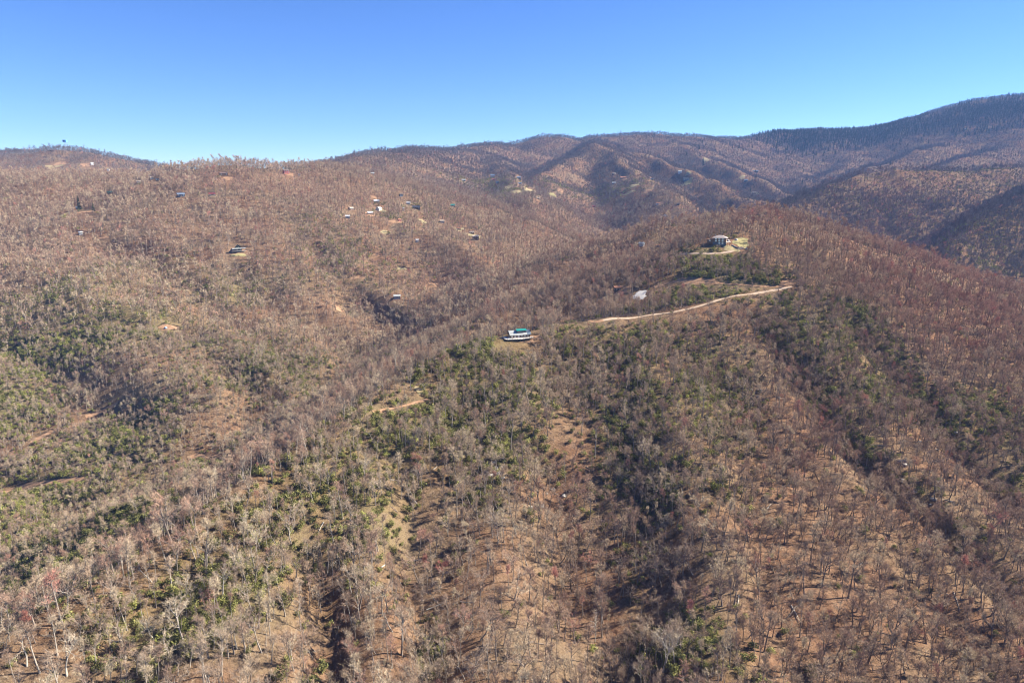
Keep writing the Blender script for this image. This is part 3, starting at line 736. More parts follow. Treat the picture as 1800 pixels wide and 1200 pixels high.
HOUSES = [  # px, py, width px, wall, roof, turn (deg), storeys, label
    (162, 290, 6, 'white', 'white', 20, 2, 'tall white house alone on the far left hill right of the bare soil'),
    (190, 300, 7, 'white', 'white', 70, 1, 'small white-roofed house uphill of the white gable on the far left hill'),
    (183, 306, 6, 'navy', 'slate', 0, 1, 'dark blue house just left of the white gabled house'),
    (196, 307, 6, 'white', 'white', 80, 2, 'white gabled house beside the dark blue one on the left ridge'),
    (232, 304, 8, 'tan', 'white', 30, 1, 'tan house with a pale roof left of the big white gable on the left ridge'),
    (244, 307, 8, 'white', 'white', 85, 2, 'big white gabled house rightmost on the far left ridge'),
    (267, 315, 7, 'grey', 'tan', 10, 1, 'low grey house with a tan roof near the left saddle'),
    (277, 318, 7, 'brown', 'dark', 0, 1, 'dark brown house at the left saddle of the skyline'),
    (244, 322, 8, 'tan', 'tan', 0, 1, 'low tan shed below the white gabled houses on the left ridge'),
    (393, 308, 17, 'brown', 'brown', 8, 1, 'dark brown house on an orange soil bank near the left skyline'),
    (318, 345, 16, 'navy', 'blue', 10, 1, 'long blue-roofed house on the upper left slope'),
    (373, 344, 13, 'tan', 'red', 5, 1, 'red-roofed house right of the long blue-roofed one'),
    (193, 341, 10, 'green', 'green', 15, 1, 'dull green cabin among bare trees on the upper left slope'),
    (138, 368, 9, 'slate', 'slate', -10, 1, 'small slate-blue hut below the tall dark conifer'),
    (142, 412, 8, 'grey', 'white', 15, 1, 'small white-roofed shed below the conifer knoll'),
    (503, 305, 14, 'red', 'brown', 20, 2, 'reddish brown house just under the wooded skyline'),
    (526, 309, 6, 'tan', 'brown', 20, 1, 'little tan house right of the reddish brown skyline house'),
    (655, 307, 7, 'tan', 'pale', 0, 1, 'tan house in a small high clearing under the left end of the far range'),
    (662, 356, 12, 'tan', 'white', 5, 1, 'white-roofed house below a small patch of orange soil'),
    (666, 369, 12, 'white', 'white', 60, 1, 'white gabled house at the top of the hillside hamlet'),
    (651, 377, 13, 'tan', 'white', 12, 1, 'low white-roofed house on the orange bank in the hamlet'),
    (617, 369, 12, 'brown', 'tan', 45, 1, 'brown house with a tan roof at the upper left of the hamlet'),
    (611, 383, 9, 'grey', 'white', 0, 1, 'flat white-roofed shed at the lower left of the hamlet'),
    (702, 389, 7, 'red', 'rust', 30, 1, 'small reddish house standing on a strip of orange soil'),
    (705, 345, 9, 'navy', 'dark', 30, 1, 'dark blue house standing alone above the hamlet'),
    (718, 359, 8, 'grey', 'white', -10, 1, 'long white roof among trees above the dark barn'),
    (732, 367, 16, 'brown', 'dark', 0, 1, 'long dark barn right of the hamlet'),
    (709, 371, 5, 'grey', 'pale', 0, 2, 'small grey block house left of the long dark barn'),
    (777, 391, 10, 'grey', 'tan', 10, 1, 'tan-roofed house on the spur right of the hamlet'),
    (806, 404, 9, 'tan', 'rust', 10, 1, 'rust-roofed house above the stepped pair on the spur'),
    (830, 411, 11, 'brown', 'tan', -20, 1, 'upper house of the stepped pair at the end of the spur'),
    (836, 421, 14, 'brown', 'tan', 5, 2, 'lower house of the stepped pair with dark walls under a tan roof'),
    (733, 425, 7, 'white', 'white', 20, 1, 'lone white shed below the spur'),
    (698, 524, 14, 'grey', 'pale', 3, 1, 'long low pale-roofed shed in the middle of the hollow'),
    (815, 318, 8, 'slate', 'pale', 5, 1, 'pale-roofed house leftmost on the dark wooded knoll'),
    (866, 311, 10, 'white', 'blue', 5, 2, 'white house with a light blue roof on the wooded knoll'),
    (868, 317, 6, 'red', 'red', 0, 1, 'small red house below the light blue roof'),
    (874, 323, 6, 'navy', 'navy', 0, 2, 'navy blue house lowest of the group on the wooded knoll'),
    (912, 315, 9, 'slate', 'blue', 0, 2, 'slate house with a blue roof at the right of the wooded knoll'),
    (914, 324, 7, 'grey', 'slate', 0, 1, 'small grey house just below the slate house'),
    (796, 363, 9, 'slate', 'teal', 0, 1, 'teal-roofed cabin hidden among evergreens'),
    (946, 350, 6, 'tan', 'tan', 0, 1, 'tiny tan cabin beside the small yellow field'),
    (1079, 307, 9, 'brown', 'tan', 20, 1, 'tan-roofed house at the edge of the far dark wood'),
    (1095, 314, 13, 'tan', 'rust', 15, 1, 'wide rust-roofed house on far cleared soil'),
    (1079, 323, 8, 'slate', 'pale', 0, 1, 'pale-roofed house below the wide rust roof'),
    (1146, 316, 7, 'navy', 'navy', 0, 1, 'dark blue cabin alone on the far spur'),
    (1195, 304, 8, 'white', 'pale', 10, 2, 'white house high on the far spur'),
    (1206, 317, 13, 'slate', 'dark', 5, 2, 'dark-roofed house above a green lawn on the far spur'),
    (1156, 359, 8, 'white', 'rust', 10, 1, 'white house with a rust roof behind the near knoll'),
    (1192, 360, 6, 'navy', 'dark', 0, 1, 'small dark cabin right of the white house behind the near knoll'),
    (1044, 364, 6, 'red', 'red', 0, 1, 'small red-roofed cabin in the middle of the wooded valley'),
    (1311, 319, 8, 'slate', 'blue', 5, 2, 'blue-roofed house on the shaded far slope'),
    (1328, 302, 12, 'slate', 'slate', 0, 1, 'slate-roofed house highest on the shaded far slope'),
    (1326, 340, 8, 'brown', 'tan', 10, 1, 'tan-roofed house lowest on the shaded far slope'),
    (1697, 228, 5, 'white', 'white', 0, 1, 'tiny white building high on the right mountain'),
    (1173, 384, 15, 'slate', 'slate', -8, 2, 'slate-roofed house with a deck above a dirt drive'),
    (1128, 432, 13, 'grey', 'pale', -25, 1, 'pale metal roofed shed half hidden by bare trees'),
    (1155, 435, 9, 'brown', 'rust', 20, 1, 'small brown cabin right of the pale metal roofed shed'),
    (1085, 511, 17, 'brown', 'rust', 25, 1, 'old brown cabin with rusty roofs beside the pale gravel pad'),
]
KEEP = []                       # x, y, clear radius across, clear length towards the camera
def keep_clear(c, wm, front):
    KEEP.append((c[0], c[1], wm * .62 + 2.5, front))
SITES = []
for h in HOUSES:
    c = hit(h[0], h[1]); dep = pix(*c)[2]; wm = h[2] * .8 * dep / 1200
    SITES.append((c, dep, wm)); keep_clear(c, wm, 12)
CABIN = hit(912, 591); keep_clear(CABIN, 27, 30)
VILLA = hit(1265, 428); keep_clear(VILLA, 20, 13)
LOGCABIN = hit(419, 440); keep_clear(LOGCABIN, 14, 26)
TOWER = hit(117, 268)
if TOWER is None or TOWER[1] < 1800: TOWER = (-1566.0, 2400.0, float(ground(-1566.0, 2400.0)))

# ------------------------------------------------------------------ the wood
def free(x, y, margin=0.0):
    """True where trees may stand"""
    ok = np.ones(x.shape, bool)
    for pl, hw in ROADS:
        lo = pl.min(0) - 12; hi = pl.max(0) + 12
        m = np.nonzero((x > lo[0]) & (x < hi[0]) & (y > lo[1]) & (y < hi[1]))[0]
        if len(m) == 0: continue
        d = np.sqrt(((x[m, None] - pl[None, :, 0]) ** 2 + (y[m, None] - pl[None, :, 1]) ** 2).min(1))
        ok[m] &= d > hw + margin
    for cx, cy, rm, ra, az, kp in CLEAR:
        dx = x - cx; dy = y - cy
        s_, f_ = dx * math.cos(az) - dy * math.sin(az), dx * math.sin(az) + dy * math.cos(az)
        ok &= ((s_ / (rm + margin)) ** 2 + (f_ / (ra + margin)) ** 2) > .9
        rr = np.hypot(s_ / (rm + 1), 1.0)
        ok &= ~((np.abs(s_) < rm * .8) & (f_ < 0) & (f_ > -ra - 12 - margin * 3))
    for cx, cy, rr, fr in KEEP:
        L_ = math.hypot(cx, cy); ux, uy = cx / L_, cy / L_
        dx = x - cx; dy = y - cy
        s_ = dx * uy - dy * ux; f_ = dx * ux + dy * uy
        ok &= ~((np.abs(s_) < rr) & (f_ > -fr) & (f_ < rr + 1.5))
    return ok
def seen(x, y, z, steps=90):
    """is a point in sight of the camera (over the ground)?"""
    ok = np.ones(x.shape, bool)
    for t in np.linspace(.04, .985, steps):
        ok &= (CZ + (z - CZ) * t) > ground(x * t, y * t) - 3
    return ok
def jitter_grid(y0, y1, sp, side=60):
    ys = np.arange(y0, y1, sp); xs = np.arange(-.82 * y1 - side, .82 * y1 + side, sp)
    X, Y = np.meshgrid(xs, ys); X = X.ravel() + rng.uniform(-.5, .5, X.size) * sp; Y = Y.ravel() + rng.uniform(-.5, .5, Y.size) * sp
    m = (np.abs(X) < .78 * Y + side) & (Y >= y0) & (Y < y1)
    return X[m], Y[m]
def wood(y0, y1, sp, cull):
    X, Y = jitter_grid(y0, y1, sp)
    dens = .80 + .30 * fbm(X / 28, Y / 28, 91, 3) - weight(X, Y, SPARSE) - .27 * weight(X, Y, GREEN)
    m = rng.random(X.size) < dens; X, Y = X[m], Y[m]
    m = free(X, Y, 1.0); X, Y = X[m], Y[m]
    Z = ground(X, Y)
    if cull:
        m = seen(X, Y, Z + 17); X, Y, Z = X[m], Y[m], Z[m]
    return X, Y, Z
bands = [wood(135, 760, 4.5, False), wood(760, 1900, 6.0, True), wood(1900, 5200, 7.4, True)]
def properties(X, Y):
    n = len(X)
    tint = np.clip(weight(X, Y, RED) * rng.choice([1, .3, 1.5], n, p=[.4, .4, .2]) + (rng.random(n) < .035) * rng.uniform(.4, .9, n), 0, 1)
    pale = np.clip(.36 - X / 330.0 * np.clip(500 / Y, .3, 2) * .5, 0, .6) * rng.random(n) ** .8  # paler leftwards, darker rightwards: lichen bark plus painted front light and backlight
    size = rng.choice([1.0, .8, .55, .35, 1.25], n, p=[.36, .27, .17, .12, .08]) * rng.uniform(.88, 1.12, n)
    grey = np.clip((Y - 1500) / 900, 0, 1) * .85; grey = np.maximum(grey, np.clip((Y - 950) / 300, 0, 1) * (X > 480) * .85)  # far and right-hand twigs darkened, standing in for hillside shade and haze
    return tint, pale, size, grey
parts = []
for b_, (X, Y, Z) in enumerate(bands):
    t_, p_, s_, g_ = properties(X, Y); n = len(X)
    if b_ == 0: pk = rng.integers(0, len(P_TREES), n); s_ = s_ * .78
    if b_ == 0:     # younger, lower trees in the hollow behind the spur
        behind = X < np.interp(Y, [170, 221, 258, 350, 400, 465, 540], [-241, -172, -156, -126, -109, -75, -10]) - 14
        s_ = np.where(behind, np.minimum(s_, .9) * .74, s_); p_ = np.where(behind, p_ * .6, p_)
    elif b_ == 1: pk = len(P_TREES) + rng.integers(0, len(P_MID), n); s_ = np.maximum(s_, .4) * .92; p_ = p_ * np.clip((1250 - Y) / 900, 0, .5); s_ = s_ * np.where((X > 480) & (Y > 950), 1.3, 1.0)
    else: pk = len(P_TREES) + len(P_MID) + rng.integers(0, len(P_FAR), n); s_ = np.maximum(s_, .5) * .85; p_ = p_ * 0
    parts.append((X, Y, Z, t_, p_, s_, pk, g_))
WX, WY, WZ, WT, WP, WS, WK, WG = [np.concatenate(q) for q in zip(*parts)]
WROT = np.stack([rng.normal(0, .05, WX.size), rng.normal(0, .05, WX.size), rng.uniform(0, 6.283, WX.size)], -1)

# trees that would stand between the camera and a house, clearing or road that the photograph shows
hgt_all = np.array(HEIGHTS + [21, 23, 20, 19, 22, 18] + [20, 22, 19, 21], float)[WK] * WS
tbx, tby, tdep = pix(WX, WY, WZ); ttx, tty, _ = pix(WX, WY, WZ + hgt_all)
crown_px = .17 * hgt_all / tdep * 1200
gone = np.zeros(WX.size, bool)
def open_view(px, py, hw, dep, up, share=1.0):
    m = (tdep < dep - 2) & (np.abs(tbx - px) < hw + crown_px * .75) & (tty < py - up) & (tby > py - 2) & (tdep > dep - 200)
    if share < 1: m &= rng.random(m.size) < share
    gone[m] = True
for h, (c, dep, wm) in zip(HOUSES, SITES):
    q = pix(*c); hp = (2.7 * h[6] + 2.0) * 1200 / dep
    open_view(q[0], q[1], h[2] * .45, dep, hp * .4)
for c, hw, up in ((CABIN, 30, -2), (VILLA, 24, 2), (LOGCABIN, 14, 1)): open_view(*pix(*c)[:2], hw, pix(*c)[2], up)
for px, py, rx, ry in [q[1:5] for q in CL]:
    c = hit(px, py); open_view(px, py, rx * .7, pix(*c)[2], 0, .93)
for pl, hw in ROADS:
    for x_, y_ in pl[::2]:
        q = pix(x_, y_, float(ground(x_, y_))); open_view(q[0], q[1], 2.5, q[2], 0, .9)
ok = ~gone
WX, WY, WZ, WT, WP, WS, WK, WROT, WG = WX[ok], WY[ok], WZ[ok], WT[ok], WP[ok], WS[ok], WK[ok], WROT[ok], WG[ok]
print('COUNT trees', gone.sum(), [len(b[0]) for b in bands])

# laurel undergrowth
def scrub(y0, y1, sp, cull):
    X, Y = jitter_grid(y0, y1, sp)
    d = np.clip(weight(X, Y, GREEN) * (.75 + .9 * fbm(X / 22, Y / 22, 191, 3)), 0, .9) + .02
    m = rng.random(X.size) < d; X, Y = X[m], Y[m]
    m = free(X, Y, -1.0); X, Y = X[m], Y[m]; Z = ground(X, Y)
    if cull: m = seen(X, Y, Z + 5); X, Y, Z = X[m], Y[m], Z[m]
    return X, Y, Z
sb = [scrub(150, 760, 2.6, False), scrub(760, 2400, 4.6, True)]
SX, SY, SZ = [np.concatenate(q) for q in zip(*sb)]
SK = np.concatenate([rng.integers(0, 4, len(sb[0][0])), 4 + rng.integers(0, 2, len(sb[1][0]))])
SS = rng.uniform(.55, 1.15, SX.size) * rng.choice([.7, 1, 1.35], SX.size, p=[.4, .4, .2]) * np.where(SK > 3, 1.1, 1.0)
qx, qy, qd = pix(SX, SY, SZ); _, qt, _ = pix(SX, SY, SZ + 3.4 * SS); hid = np.zeros(SX.size, bool)
for pl, hw in ROADS:
    for x_, y_ in pl[::2]:
        q = pix(x_, y_, float(ground(x_, y_))); hid |= (qd < q[2]) & (qd > q[2] - 60) & (np.abs(qx - q[0]) < 5) & (qt < q[1] + 1) & (qy > q[1] - 1)
SX, SY, SZ, SK, SS = SX[~hid], SY[~hid], SZ[~hid], SK[~hid], SS[~hid]
YELLOW = areas([(110, 800, 200, 100, .7), (120, 540, 220, 70, .5), (1230, 680, 80, 100, .7), (620, 460, 120, 40, .4), (60, 640, 130, 80, .8), (30, 740, 80, 80, .9), (420, 515, 60, 25, .8), (30, 900, 60, 60, .8), (960, 660, 60, 30, .5), (930, 700, 50, 20, .5), (1110, 620, 40, 20, .5), (1240, 452, 80, 16, .5), (300, 1110, 120, 60, .4), (230, 560, 100, 40, .4), (1200, 520, 60, 30, .5)])
ST = np.clip(weight(SX, SY, YELLOW) * rng.uniform(.4, 1.2, SX.size) + (rng.random(SX.size) < .06) * .7, 0, 1)
print('COUNT laurel', [len(b[0]) for b in sb])
# leafless brush and saplings on the near slopes
BX, BY = jitter_grid(150, 620, 2.9)
m = rng.random(BX.size) < .55 + .5 * fbm(BX / 18, BY / 18, 301, 3) - .5 * weight(BX, BY, SPARSE); BX, BY = BX[m], BY[m]
m = free(BX, BY, -.5); BX, BY = BX[m], BY[m]; BZ = ground(BX, BY)
print('COUNT brush', len(BX))
# spruces on the high right mountain
X, Y = jitter_grid(2600, 5000, 11.5)
px_, py_, _ = pix(X, Y, ground(X, Y))
DARKW = areas([(1420, 240, 70, 12, .9), (1500, 238, 80, 12, .9), (1560, 230, 60, 14, .9), (1600, 225, 60, 12, .8), (1680, 212, 60, 16, .8), (1740, 195, 70, 22, .95), (1790, 190, 50, 30, .95), (1640, 222, 50, 8, .7), (1460, 250, 60, 10, .6), (1710, 230, 70, 12, .4)])
d = weight(X, Y, DARKW) * .9 + .006 * (X > 600) + .012 * (fbm(X / 150, Y / 150, 7, 2) > .25) * (X > 900)
m = rng.random(X.size) < d; X, Y = X[m], Y[m]; Z = ground(X, Y)
m = seen(X, Y, Z + 16); PX, PY, PZ = X[m], Y[m], Z[m]
print('COUNT spruce', len(PX))

# ------------------------------------------------------------------ individual trees, laurels and spruces (the ones that show largest)
def dup(o, parent=None):
    c = o.copy(); col.objects.link(c)
    if parent: c.parent = parent
    return c
FORM_WORD = ['spreading', 'spreading', 'upright', 'upright', 'forked', 'forked', 'slender', 'slender', 'gnarled', 'gnarled']
def place_word(px, py):
    row = 'lowest on' if py > 1130 else 'low on' if py > 1040 else 'partway up'
    zones = [(150, 'lower left corner'), (330, 'left wood'), (520, 'left spur shoulder'), (640, 'dark left gully'), (760, 'reddish left hollow'), (880, 'green cabin rib'), (1060, 'brown middle slope'),
             (1190, 'shaded middle hollow'), (1310, 'green right rib'), (1480, 'open tan slope'), (1640, 'gullied tan slope'), (9999, 'right edge slope')]
    return row + ' the ' + next(z for lim, z in zones if px < lim)
ORD = ['leftmost', 'second', 'third', 'fourth', 'fifth', 'sixth', 'seventh', 'eighth', 'ninth', 'tenth', 'eleventh', 'twelfth', 'thirteenth', 'fourteenth', 'fifteenth', 'sixteenth', 'seventeenth', 'eighteenth', 'nineteenth', 'twentieth', 'twenty-first', 'twenty-second', 'twenty-third', 'twenty-fourth']
NUM = ['zero', 'one', 'two', 'three', 'four', 'five', 'six', 'seven', 'eight', 'nine', 'ten', 'eleven', 'twelve']
def unique_labels(items):
    """items: (label, px); tells apart those that read alike by their order from the left"""
    by = {}
    for i, (l, px) in enumerate(items): by.setdefault(l, []).append((px, i))
    res = [None] * len(items)
    for l, q in by.items():
        q.sort()
        if len(q) == 1: res[q[0][1]] = l; continue
        for k, (_, i) in enumerate(q):
            if k == len(q) - 1: res[i] = 'rightmost ' + l
            elif k == 0: res[i] = 'leftmost ' + l
            elif len(q) == 3: res[i] = 'middle ' + l
            else: res[i] = ORD[min(k, 23)] + ' from left, ' + l
    return res
def in_frame(px, py, m=8): return (px > -m) & (px < 1800 + m) & (py > 0) & (py < 1200 + m)

# trees with a look of their own
def one_tree(px, py, parts_, label, tint, pale, scl=1.0, rz=0.0, name='bare_tree', grp='bare trees on the near spur', twig=True):
    c = hit(px, py); tr, cr = parts_
    r_ = empty(name, c, rz); r_.scale = (scl,) * 3
    tag(r_, label, 'tree', grp)
    for nm, b in (('trunk', tr), ('crown', cr)):
        o = bpy.data.objects.new(nm, b.mesh(nm, [M_BARK, M_TWIG])); col.objects.link(o); o.parent = r_
        o['tint'] = tint; o['pale'] = pale
    return c
random.seed(5)
SOLO = []
SOLO.append(one_tree(1165, 1180, bare_tree_parts(25, 0), 'big pale broad-crowned tree standing in the dark shade of the middle hollow', .0, .75, 1.05))
SOLO.append(one_tree(1186, 1172, bare_tree_parts(24, 2), 'tall pale forked tree close beside the big broad-crowned one in the dark hollow', .05, .7, 1.0))
SOLO.append(one_tree(1128, 1210, bare_tree_parts(17, 0), 'round pale tree in front of the big broad-crowned one', .0, .6, .95))
snag = bare_tree_parts(17, 3, 0)
sg = MB(); sg.tube([(0, 0, -1), (.1, 0, 6), (0, .1, 12), (.05, 0, 17)], [.26, .2, .12, .03], 6)
sl_ = MB()
for k in range(34):
    z = 4 + 12.5 * k / 34; a = k * 2.4; L = (2.6 if z < 11 else 1.5) * random.uniform(.5, 1.1)
    p = Vector((0, 0, z)); sl_.tube([p, p + Vector((math.cos(a), math.sin(a), .05)) * L * .6, p + Vector((math.cos(a), math.sin(a), .22)) * L], [.06, .04, .015], 3, 0)
SOLO.append(one_tree(1046, 1128, (sg, sl_), 'dead whitish snag with short bare side branches on the brown slope', 0, 1.0, 1.0, name='dead_tree'))
SOLO.append(one_tree(778, 1022, bare_tree_parts(13, 0), 'small red-budded tree, the redder of the pair on the brown slope', 1.0, .0, .95))
SOLO.append(one_tree(752, 1012, bare_tree_parts(12, 1), 'small red-budded tree left of the redder one', .85, .0, .9))
SOLO.append(one_tree(1214, 1098, bare_tree_parts(14, 1), 'orange-red budded tree on the right edge of the dark hollow', 1.0, .0, .9))
SOLO.append(one_tree(118, 1188, bare_tree_parts(17, 4), 'gnarled whitish tree with long bare arms in the lower left corner', .0, 1.0, 1.0))
SOLO.append(one_tree(270, 1128, bare_tree_parts(18, 4), 'pale tree with a crooked white trunk on the left shoulder of the spur', .0, .95, 1.0))
SOLO.append(one_tree(1290, 1010, bare_tree_parts(21, 2), 'dark leaning forked tree at the left edge of the open tan slope', .1, .0, 1.0))

hgt = np.array(HEIGHTS)
big = np.zeros(WX.size)
near = WY < 700
top_h = np.where(near, hgt[np.minimum(WK, len(hgt) - 1)], 0) * WS
bx, by, dep = pix(WX, WY, WZ); tx, ty, _ = pix(WX, WY, WZ + top_h)
big = np.where(near & in_frame(bx, by, 0) & in_frame(tx, ty, 0), top_h / dep, 0)
for c in SOLO:       # give them room
    dd = np.hypot(WX - c[0], WY - c[1]); big[dd < 3.5] = -1
order = np.argsort(-big)[:300 - len(SOLO)]
keepm = big >= 0
items = []
for i in order:
    colour = 'reddish' if WT[i] > .45 else 'pinkish' if WT[i] > .18 else 'whitish' if WP[i] > .42 else 'grey' if WP[i] > .22 else 'brownish' if WP[i] > .1 else 'dark brown'
    size = 'tall' if top_h[i] > 20.5 else 'middling' if top_h[i] > 15 else 'small'
    items.append((f'{size} {colour} {FORM_WORD[WK[i]]} bare tree {place_word(float(bx[i]), float(by[i]))}', float(bx[i])))
labels = unique_labels(items)
TR_MESH = [t[0].mesh('trunk', [M_BARK, M_TWIG]) for t in TREES]; CR_MESH = [t[1].mesh('crown', [M_BARK, M_TWIG]) for t in TREES]
seed_tree = None
for i, lab in zip(order, labels):
    if seed_tree is None:
        r_ = empty('bare_tree', (0, 0, 0)); t_ = bpy.data.objects.new('trunk', TR_MESH[0]); c_ = bpy.data.objects.new('crown', CR_MESH[0])
        for q in (t_, c_): col.objects.link(q); q.parent = r_
        seed_tree = (r_, t_, c_)
    else:
        r_ = dup(seed_tree[0]); t_ = dup(seed_tree[1], r_); c_ = dup(seed_tree[2], r_)
    t_.data = TR_MESH[WK[i]]; c_.data = CR_MESH[WK[i]]
    r_.location = (WX[i], WY[i], WZ[i]); r_.rotation_euler = tuple(WROT[i]); r_.scale = (WS[i],) * 3
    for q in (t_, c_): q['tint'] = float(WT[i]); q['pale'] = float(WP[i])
    tag(r_, lab, 'tree', 'bare trees on the near spur')
keepm[order] = False
scl = np.stack([WS * rng.uniform(.85, 1.1, WS.size), WS * rng.uniform(.85, 1.1, WS.size), WS], -1)
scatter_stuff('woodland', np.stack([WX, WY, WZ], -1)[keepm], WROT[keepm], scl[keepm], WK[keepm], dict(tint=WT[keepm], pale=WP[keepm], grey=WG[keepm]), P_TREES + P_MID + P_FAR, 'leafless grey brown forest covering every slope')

bx, by, dep = pix(SX, SY, SZ)
big = np.where(in_frame(bx, by, 0) & (SK < 4), SS / dep, 0)
order = np.argsort(-big)[:300]
items = []
for i in order:
    colour = 'yellowish' if ST[i] > .4 else 'olive' if ST[i] > .12 else 'dark green'
    size = ('tall', 'broad', 'bushy', 'rounded')[SK[i]] if SS[i] > .95 else ('slim', 'low', 'squat', 'little')[SK[i]]
    items.append((f'{size} {colour} evergreen shrub {place_word(float(bx[i]), float(by[i]))}', float(bx[i])))
labels = unique_labels(items)
ST_MESH = [t[0].mesh('stem', [M_BARK, M_LAUREL]) for t in LAURELS]; LF_MESH = []
for st, lf in LAURELS: LF_MESH.append(lf.mesh('foliage', [M_BARK, M_LAUREL]))
seed_s = None
for i, lab in zip(order, labels):
    if seed_s is None:
        r_ = empty('laurel_shrub', (0, 0, 0)); t_ = bpy.data.objects.new('stem', ST_MESH[0]); c_ = bpy.data.objects.new('foliage', LF_MESH[0])
        for q in (t_, c_): col.objects.link(q); q.parent = r_
        seed_s = (r_, t_, c_)
    else:
        r_ = dup(seed_s[0]); t_ = dup(seed_s[1], r_); c_ = dup(seed_s[2], r_)
    t_.data = ST_MESH[SK[i]]; c_.data = LF_MESH[SK[i]]
    r_.location = (SX[i], SY[i], SZ[i]); r_.rotation_euler = (0, 0, float(rng.uniform(0, 6.28))); r_.scale = (SS[i],) * 3
    for q in (t_, c_): q['tint'] = float(ST[i]); q['pale'] = 0.2
    tag(r_, lab, 'shrub', 'evergreen shrubs under the near trees')
km = np.ones(SX.size, bool); km[order] = False
srot = np.stack([SX * 0, SX * 0, rng.uniform(0, 6.28, SX.size)], -1)
scatter_stuff('evergreen_undergrowth', np.stack([SX, SY, SZ], -1)[km], srot[km], np.repeat(SS[km, None], 3, 1), SK[km], dict(tint=ST[km], pale=ST[km] * 0 + .2), P_LAUR + P_LAURF, 'dark and yellow green evergreen undergrowth below the bare trees')

nb = len(BX)
scatter_stuff('leafless_brush', np.stack([BX, BY, BZ], -1), np.stack([BX * 0, BX * 0, rng.uniform(0, 6.28, nb)], -1), np.repeat(rng.uniform(.5, 1.25, nb)[:, None], 3, 1), rng.integers(0, 3, nb), dict(tint=(rng.random(nb) < .2) * .4, pale=rng.random(nb) * .3), P_BRUSH, 'low leafless brush and saplings over the leaf litter')

n = len(PX)
scatter_stuff('spruce_forest', np.stack([PX, PY, PZ], -1), np.stack([PX * 0, PX * 0, rng.uniform(0, 6.28, n)], -1), np.repeat(rng.uniform(.85, 1.3, n)[:, None], 3, 1), rng.integers(0, 2, n), dict(tint=PX * 0), P_SPR, 'dark spruce forest along the crest of the right mountain')
# the two conifers on the left knoll
random.seed(9)
for px, py, H, lab in ((140, 370, 25, 'tall dark conifer on the cleared knoll of the left slope'), (165, 373, 16, 'shorter conifer right of the tall one on the cleared knoll'), (338, 925, 9, 'small bright green pine on the left shoulder of the spur')):
    c = hit(px, py); st, lf = spruce_parts(H, 420, 1.0 if H > 10 else .5)
    r_ = empty('conifer', c); tag(r_, lab, 'conifer')
    for nm, b, m in (('trunk', st, M_BARK), ('foliage', lf, M_SPRUCE)):
        o = bpy.data.objects.new(nm, b.mesh(nm, [m])); col.objects.link(o); o.parent = r_; o['tint'] = .7 if H < 10 else 0.12

# fallen trunks and bare rocks on the near slopes
random.seed(31)
LOGM = []
for L_ in (7, 10, 13):
    a = MB(); ax = wander(Vector((-L_ / 2, 0, .1)), Vector((1, .05, 0)), L_, 5, .03); a.tube(ax, [.32, .28, .23, .18, .12, .05], 6)
    for k in range(5):
        p, d = along(ax, random.uniform(.45, .95)); a.tube([p, p + tilt(d, .8, random.uniform(0, 6.28)) * random.uniform(.8, 2)], [.08, .02], 3)
    LOGM.append(a.mesh('fallen_log', [M_BARK]))
spots = []
while len(spots) < 46:
    px, py = random.uniform(20, 1780), random.uniform(760, 1190)
    if py < 1180 - px * .55: continue
    c = hit(px, py)
    if c and c[1] < 520: spots.append((px, py, c))
items = [(f"{('bleached', 'grey', 'dark')[k % 3]} fallen trunk lying {place_word(px, py)}", px) for k, (px, py, c) in enumerate(spots)]
lbs = unique_labels(items); seed_l = None
for k, ((px, py, c), lab) in enumerate(zip(spots, lbs)):
    if seed_l is None: o = seed_l = bpy.data.objects.new('fallen_log', LOGM[0]); col.objects.link(o)
    else: o = dup(seed_l)
    o.data = LOGM[random.randrange(3)]; az = random.uniform(0, 6.28)
    dx, dy = math.cos(az) * 3, math.sin(az) * 3
    sl = math.atan2(float(ground(c[0] + dx, c[1] + dy)) - float(ground(c[0] - dx, c[1] - dy)), 6)
    o.location = (c[0], c[1], c[2] + .1); o.rotation_euler = (0, -sl, az)
    o['tint'] = 0.0; o['pale'] = (.95, .5, .05)[k % 3]; tag(o, lab, 'fallen trunk', 'fallen trunks on the near slopes')
M_ROCK = paint('lichen_rock', g(.40, .36, .31), .9, .45, .8)
ROCKM = []
for k in range(4):
    bm = bmesh.new(); bmesh.ops.create_icosphere(bm, subdivisions=2, radius=1.0)
    for v in bm.verts: v.co *= 1 + random.uniform(-.25, .25); v.co.z *= .6
    me = bpy.data.meshes.new('rock'); bm.to_mesh(me); bm.free(); me.materials.append(M_ROCK); ROCKM.append(me)
spots = []
for cx_, cy_, sx, sy, n_ in ((860, 830, 30, 24, 14), (1650, 780, 40, 26, 12), (1600, 870, 40, 20, 8), (950, 860, 30, 30, 6), (1350, 690, 20, 20, 6)):
    for q in range(n_):
        px, py = random.gauss(cx_, sx), random.gauss(cy_, sy); c = hit(px, py)
        if c: spots.append((px, py, c))
items = []
for px, py, c in spots: items.append(('pale rock among trees on the ' + ('slope below the cabin' if px < 1200 else 'green rib' if px < 1450 else 'right gully bank'), px))
lbs = unique_labels(items); seed_r = None
for (px, py, c), lab in zip(spots, lbs):
    if seed_r is None: o = seed_r = bpy.data.objects.new('rock', ROCKM[0]); col.objects.link(o)
    else: o = dup(seed_r)
    o.data = ROCKM[random.randrange(4)]; s_ = random.uniform(.6, 1.9); o.scale = (s_ * random.uniform(.8, 1.5), s_, s_)
    o.location = (c[0], c[1], c[2] + .12 * s_); o.rotation_euler = (0, 0, random.uniform(0, 6.28)); tag(o, lab, 'rock', 'pale rocks on the near slopes')

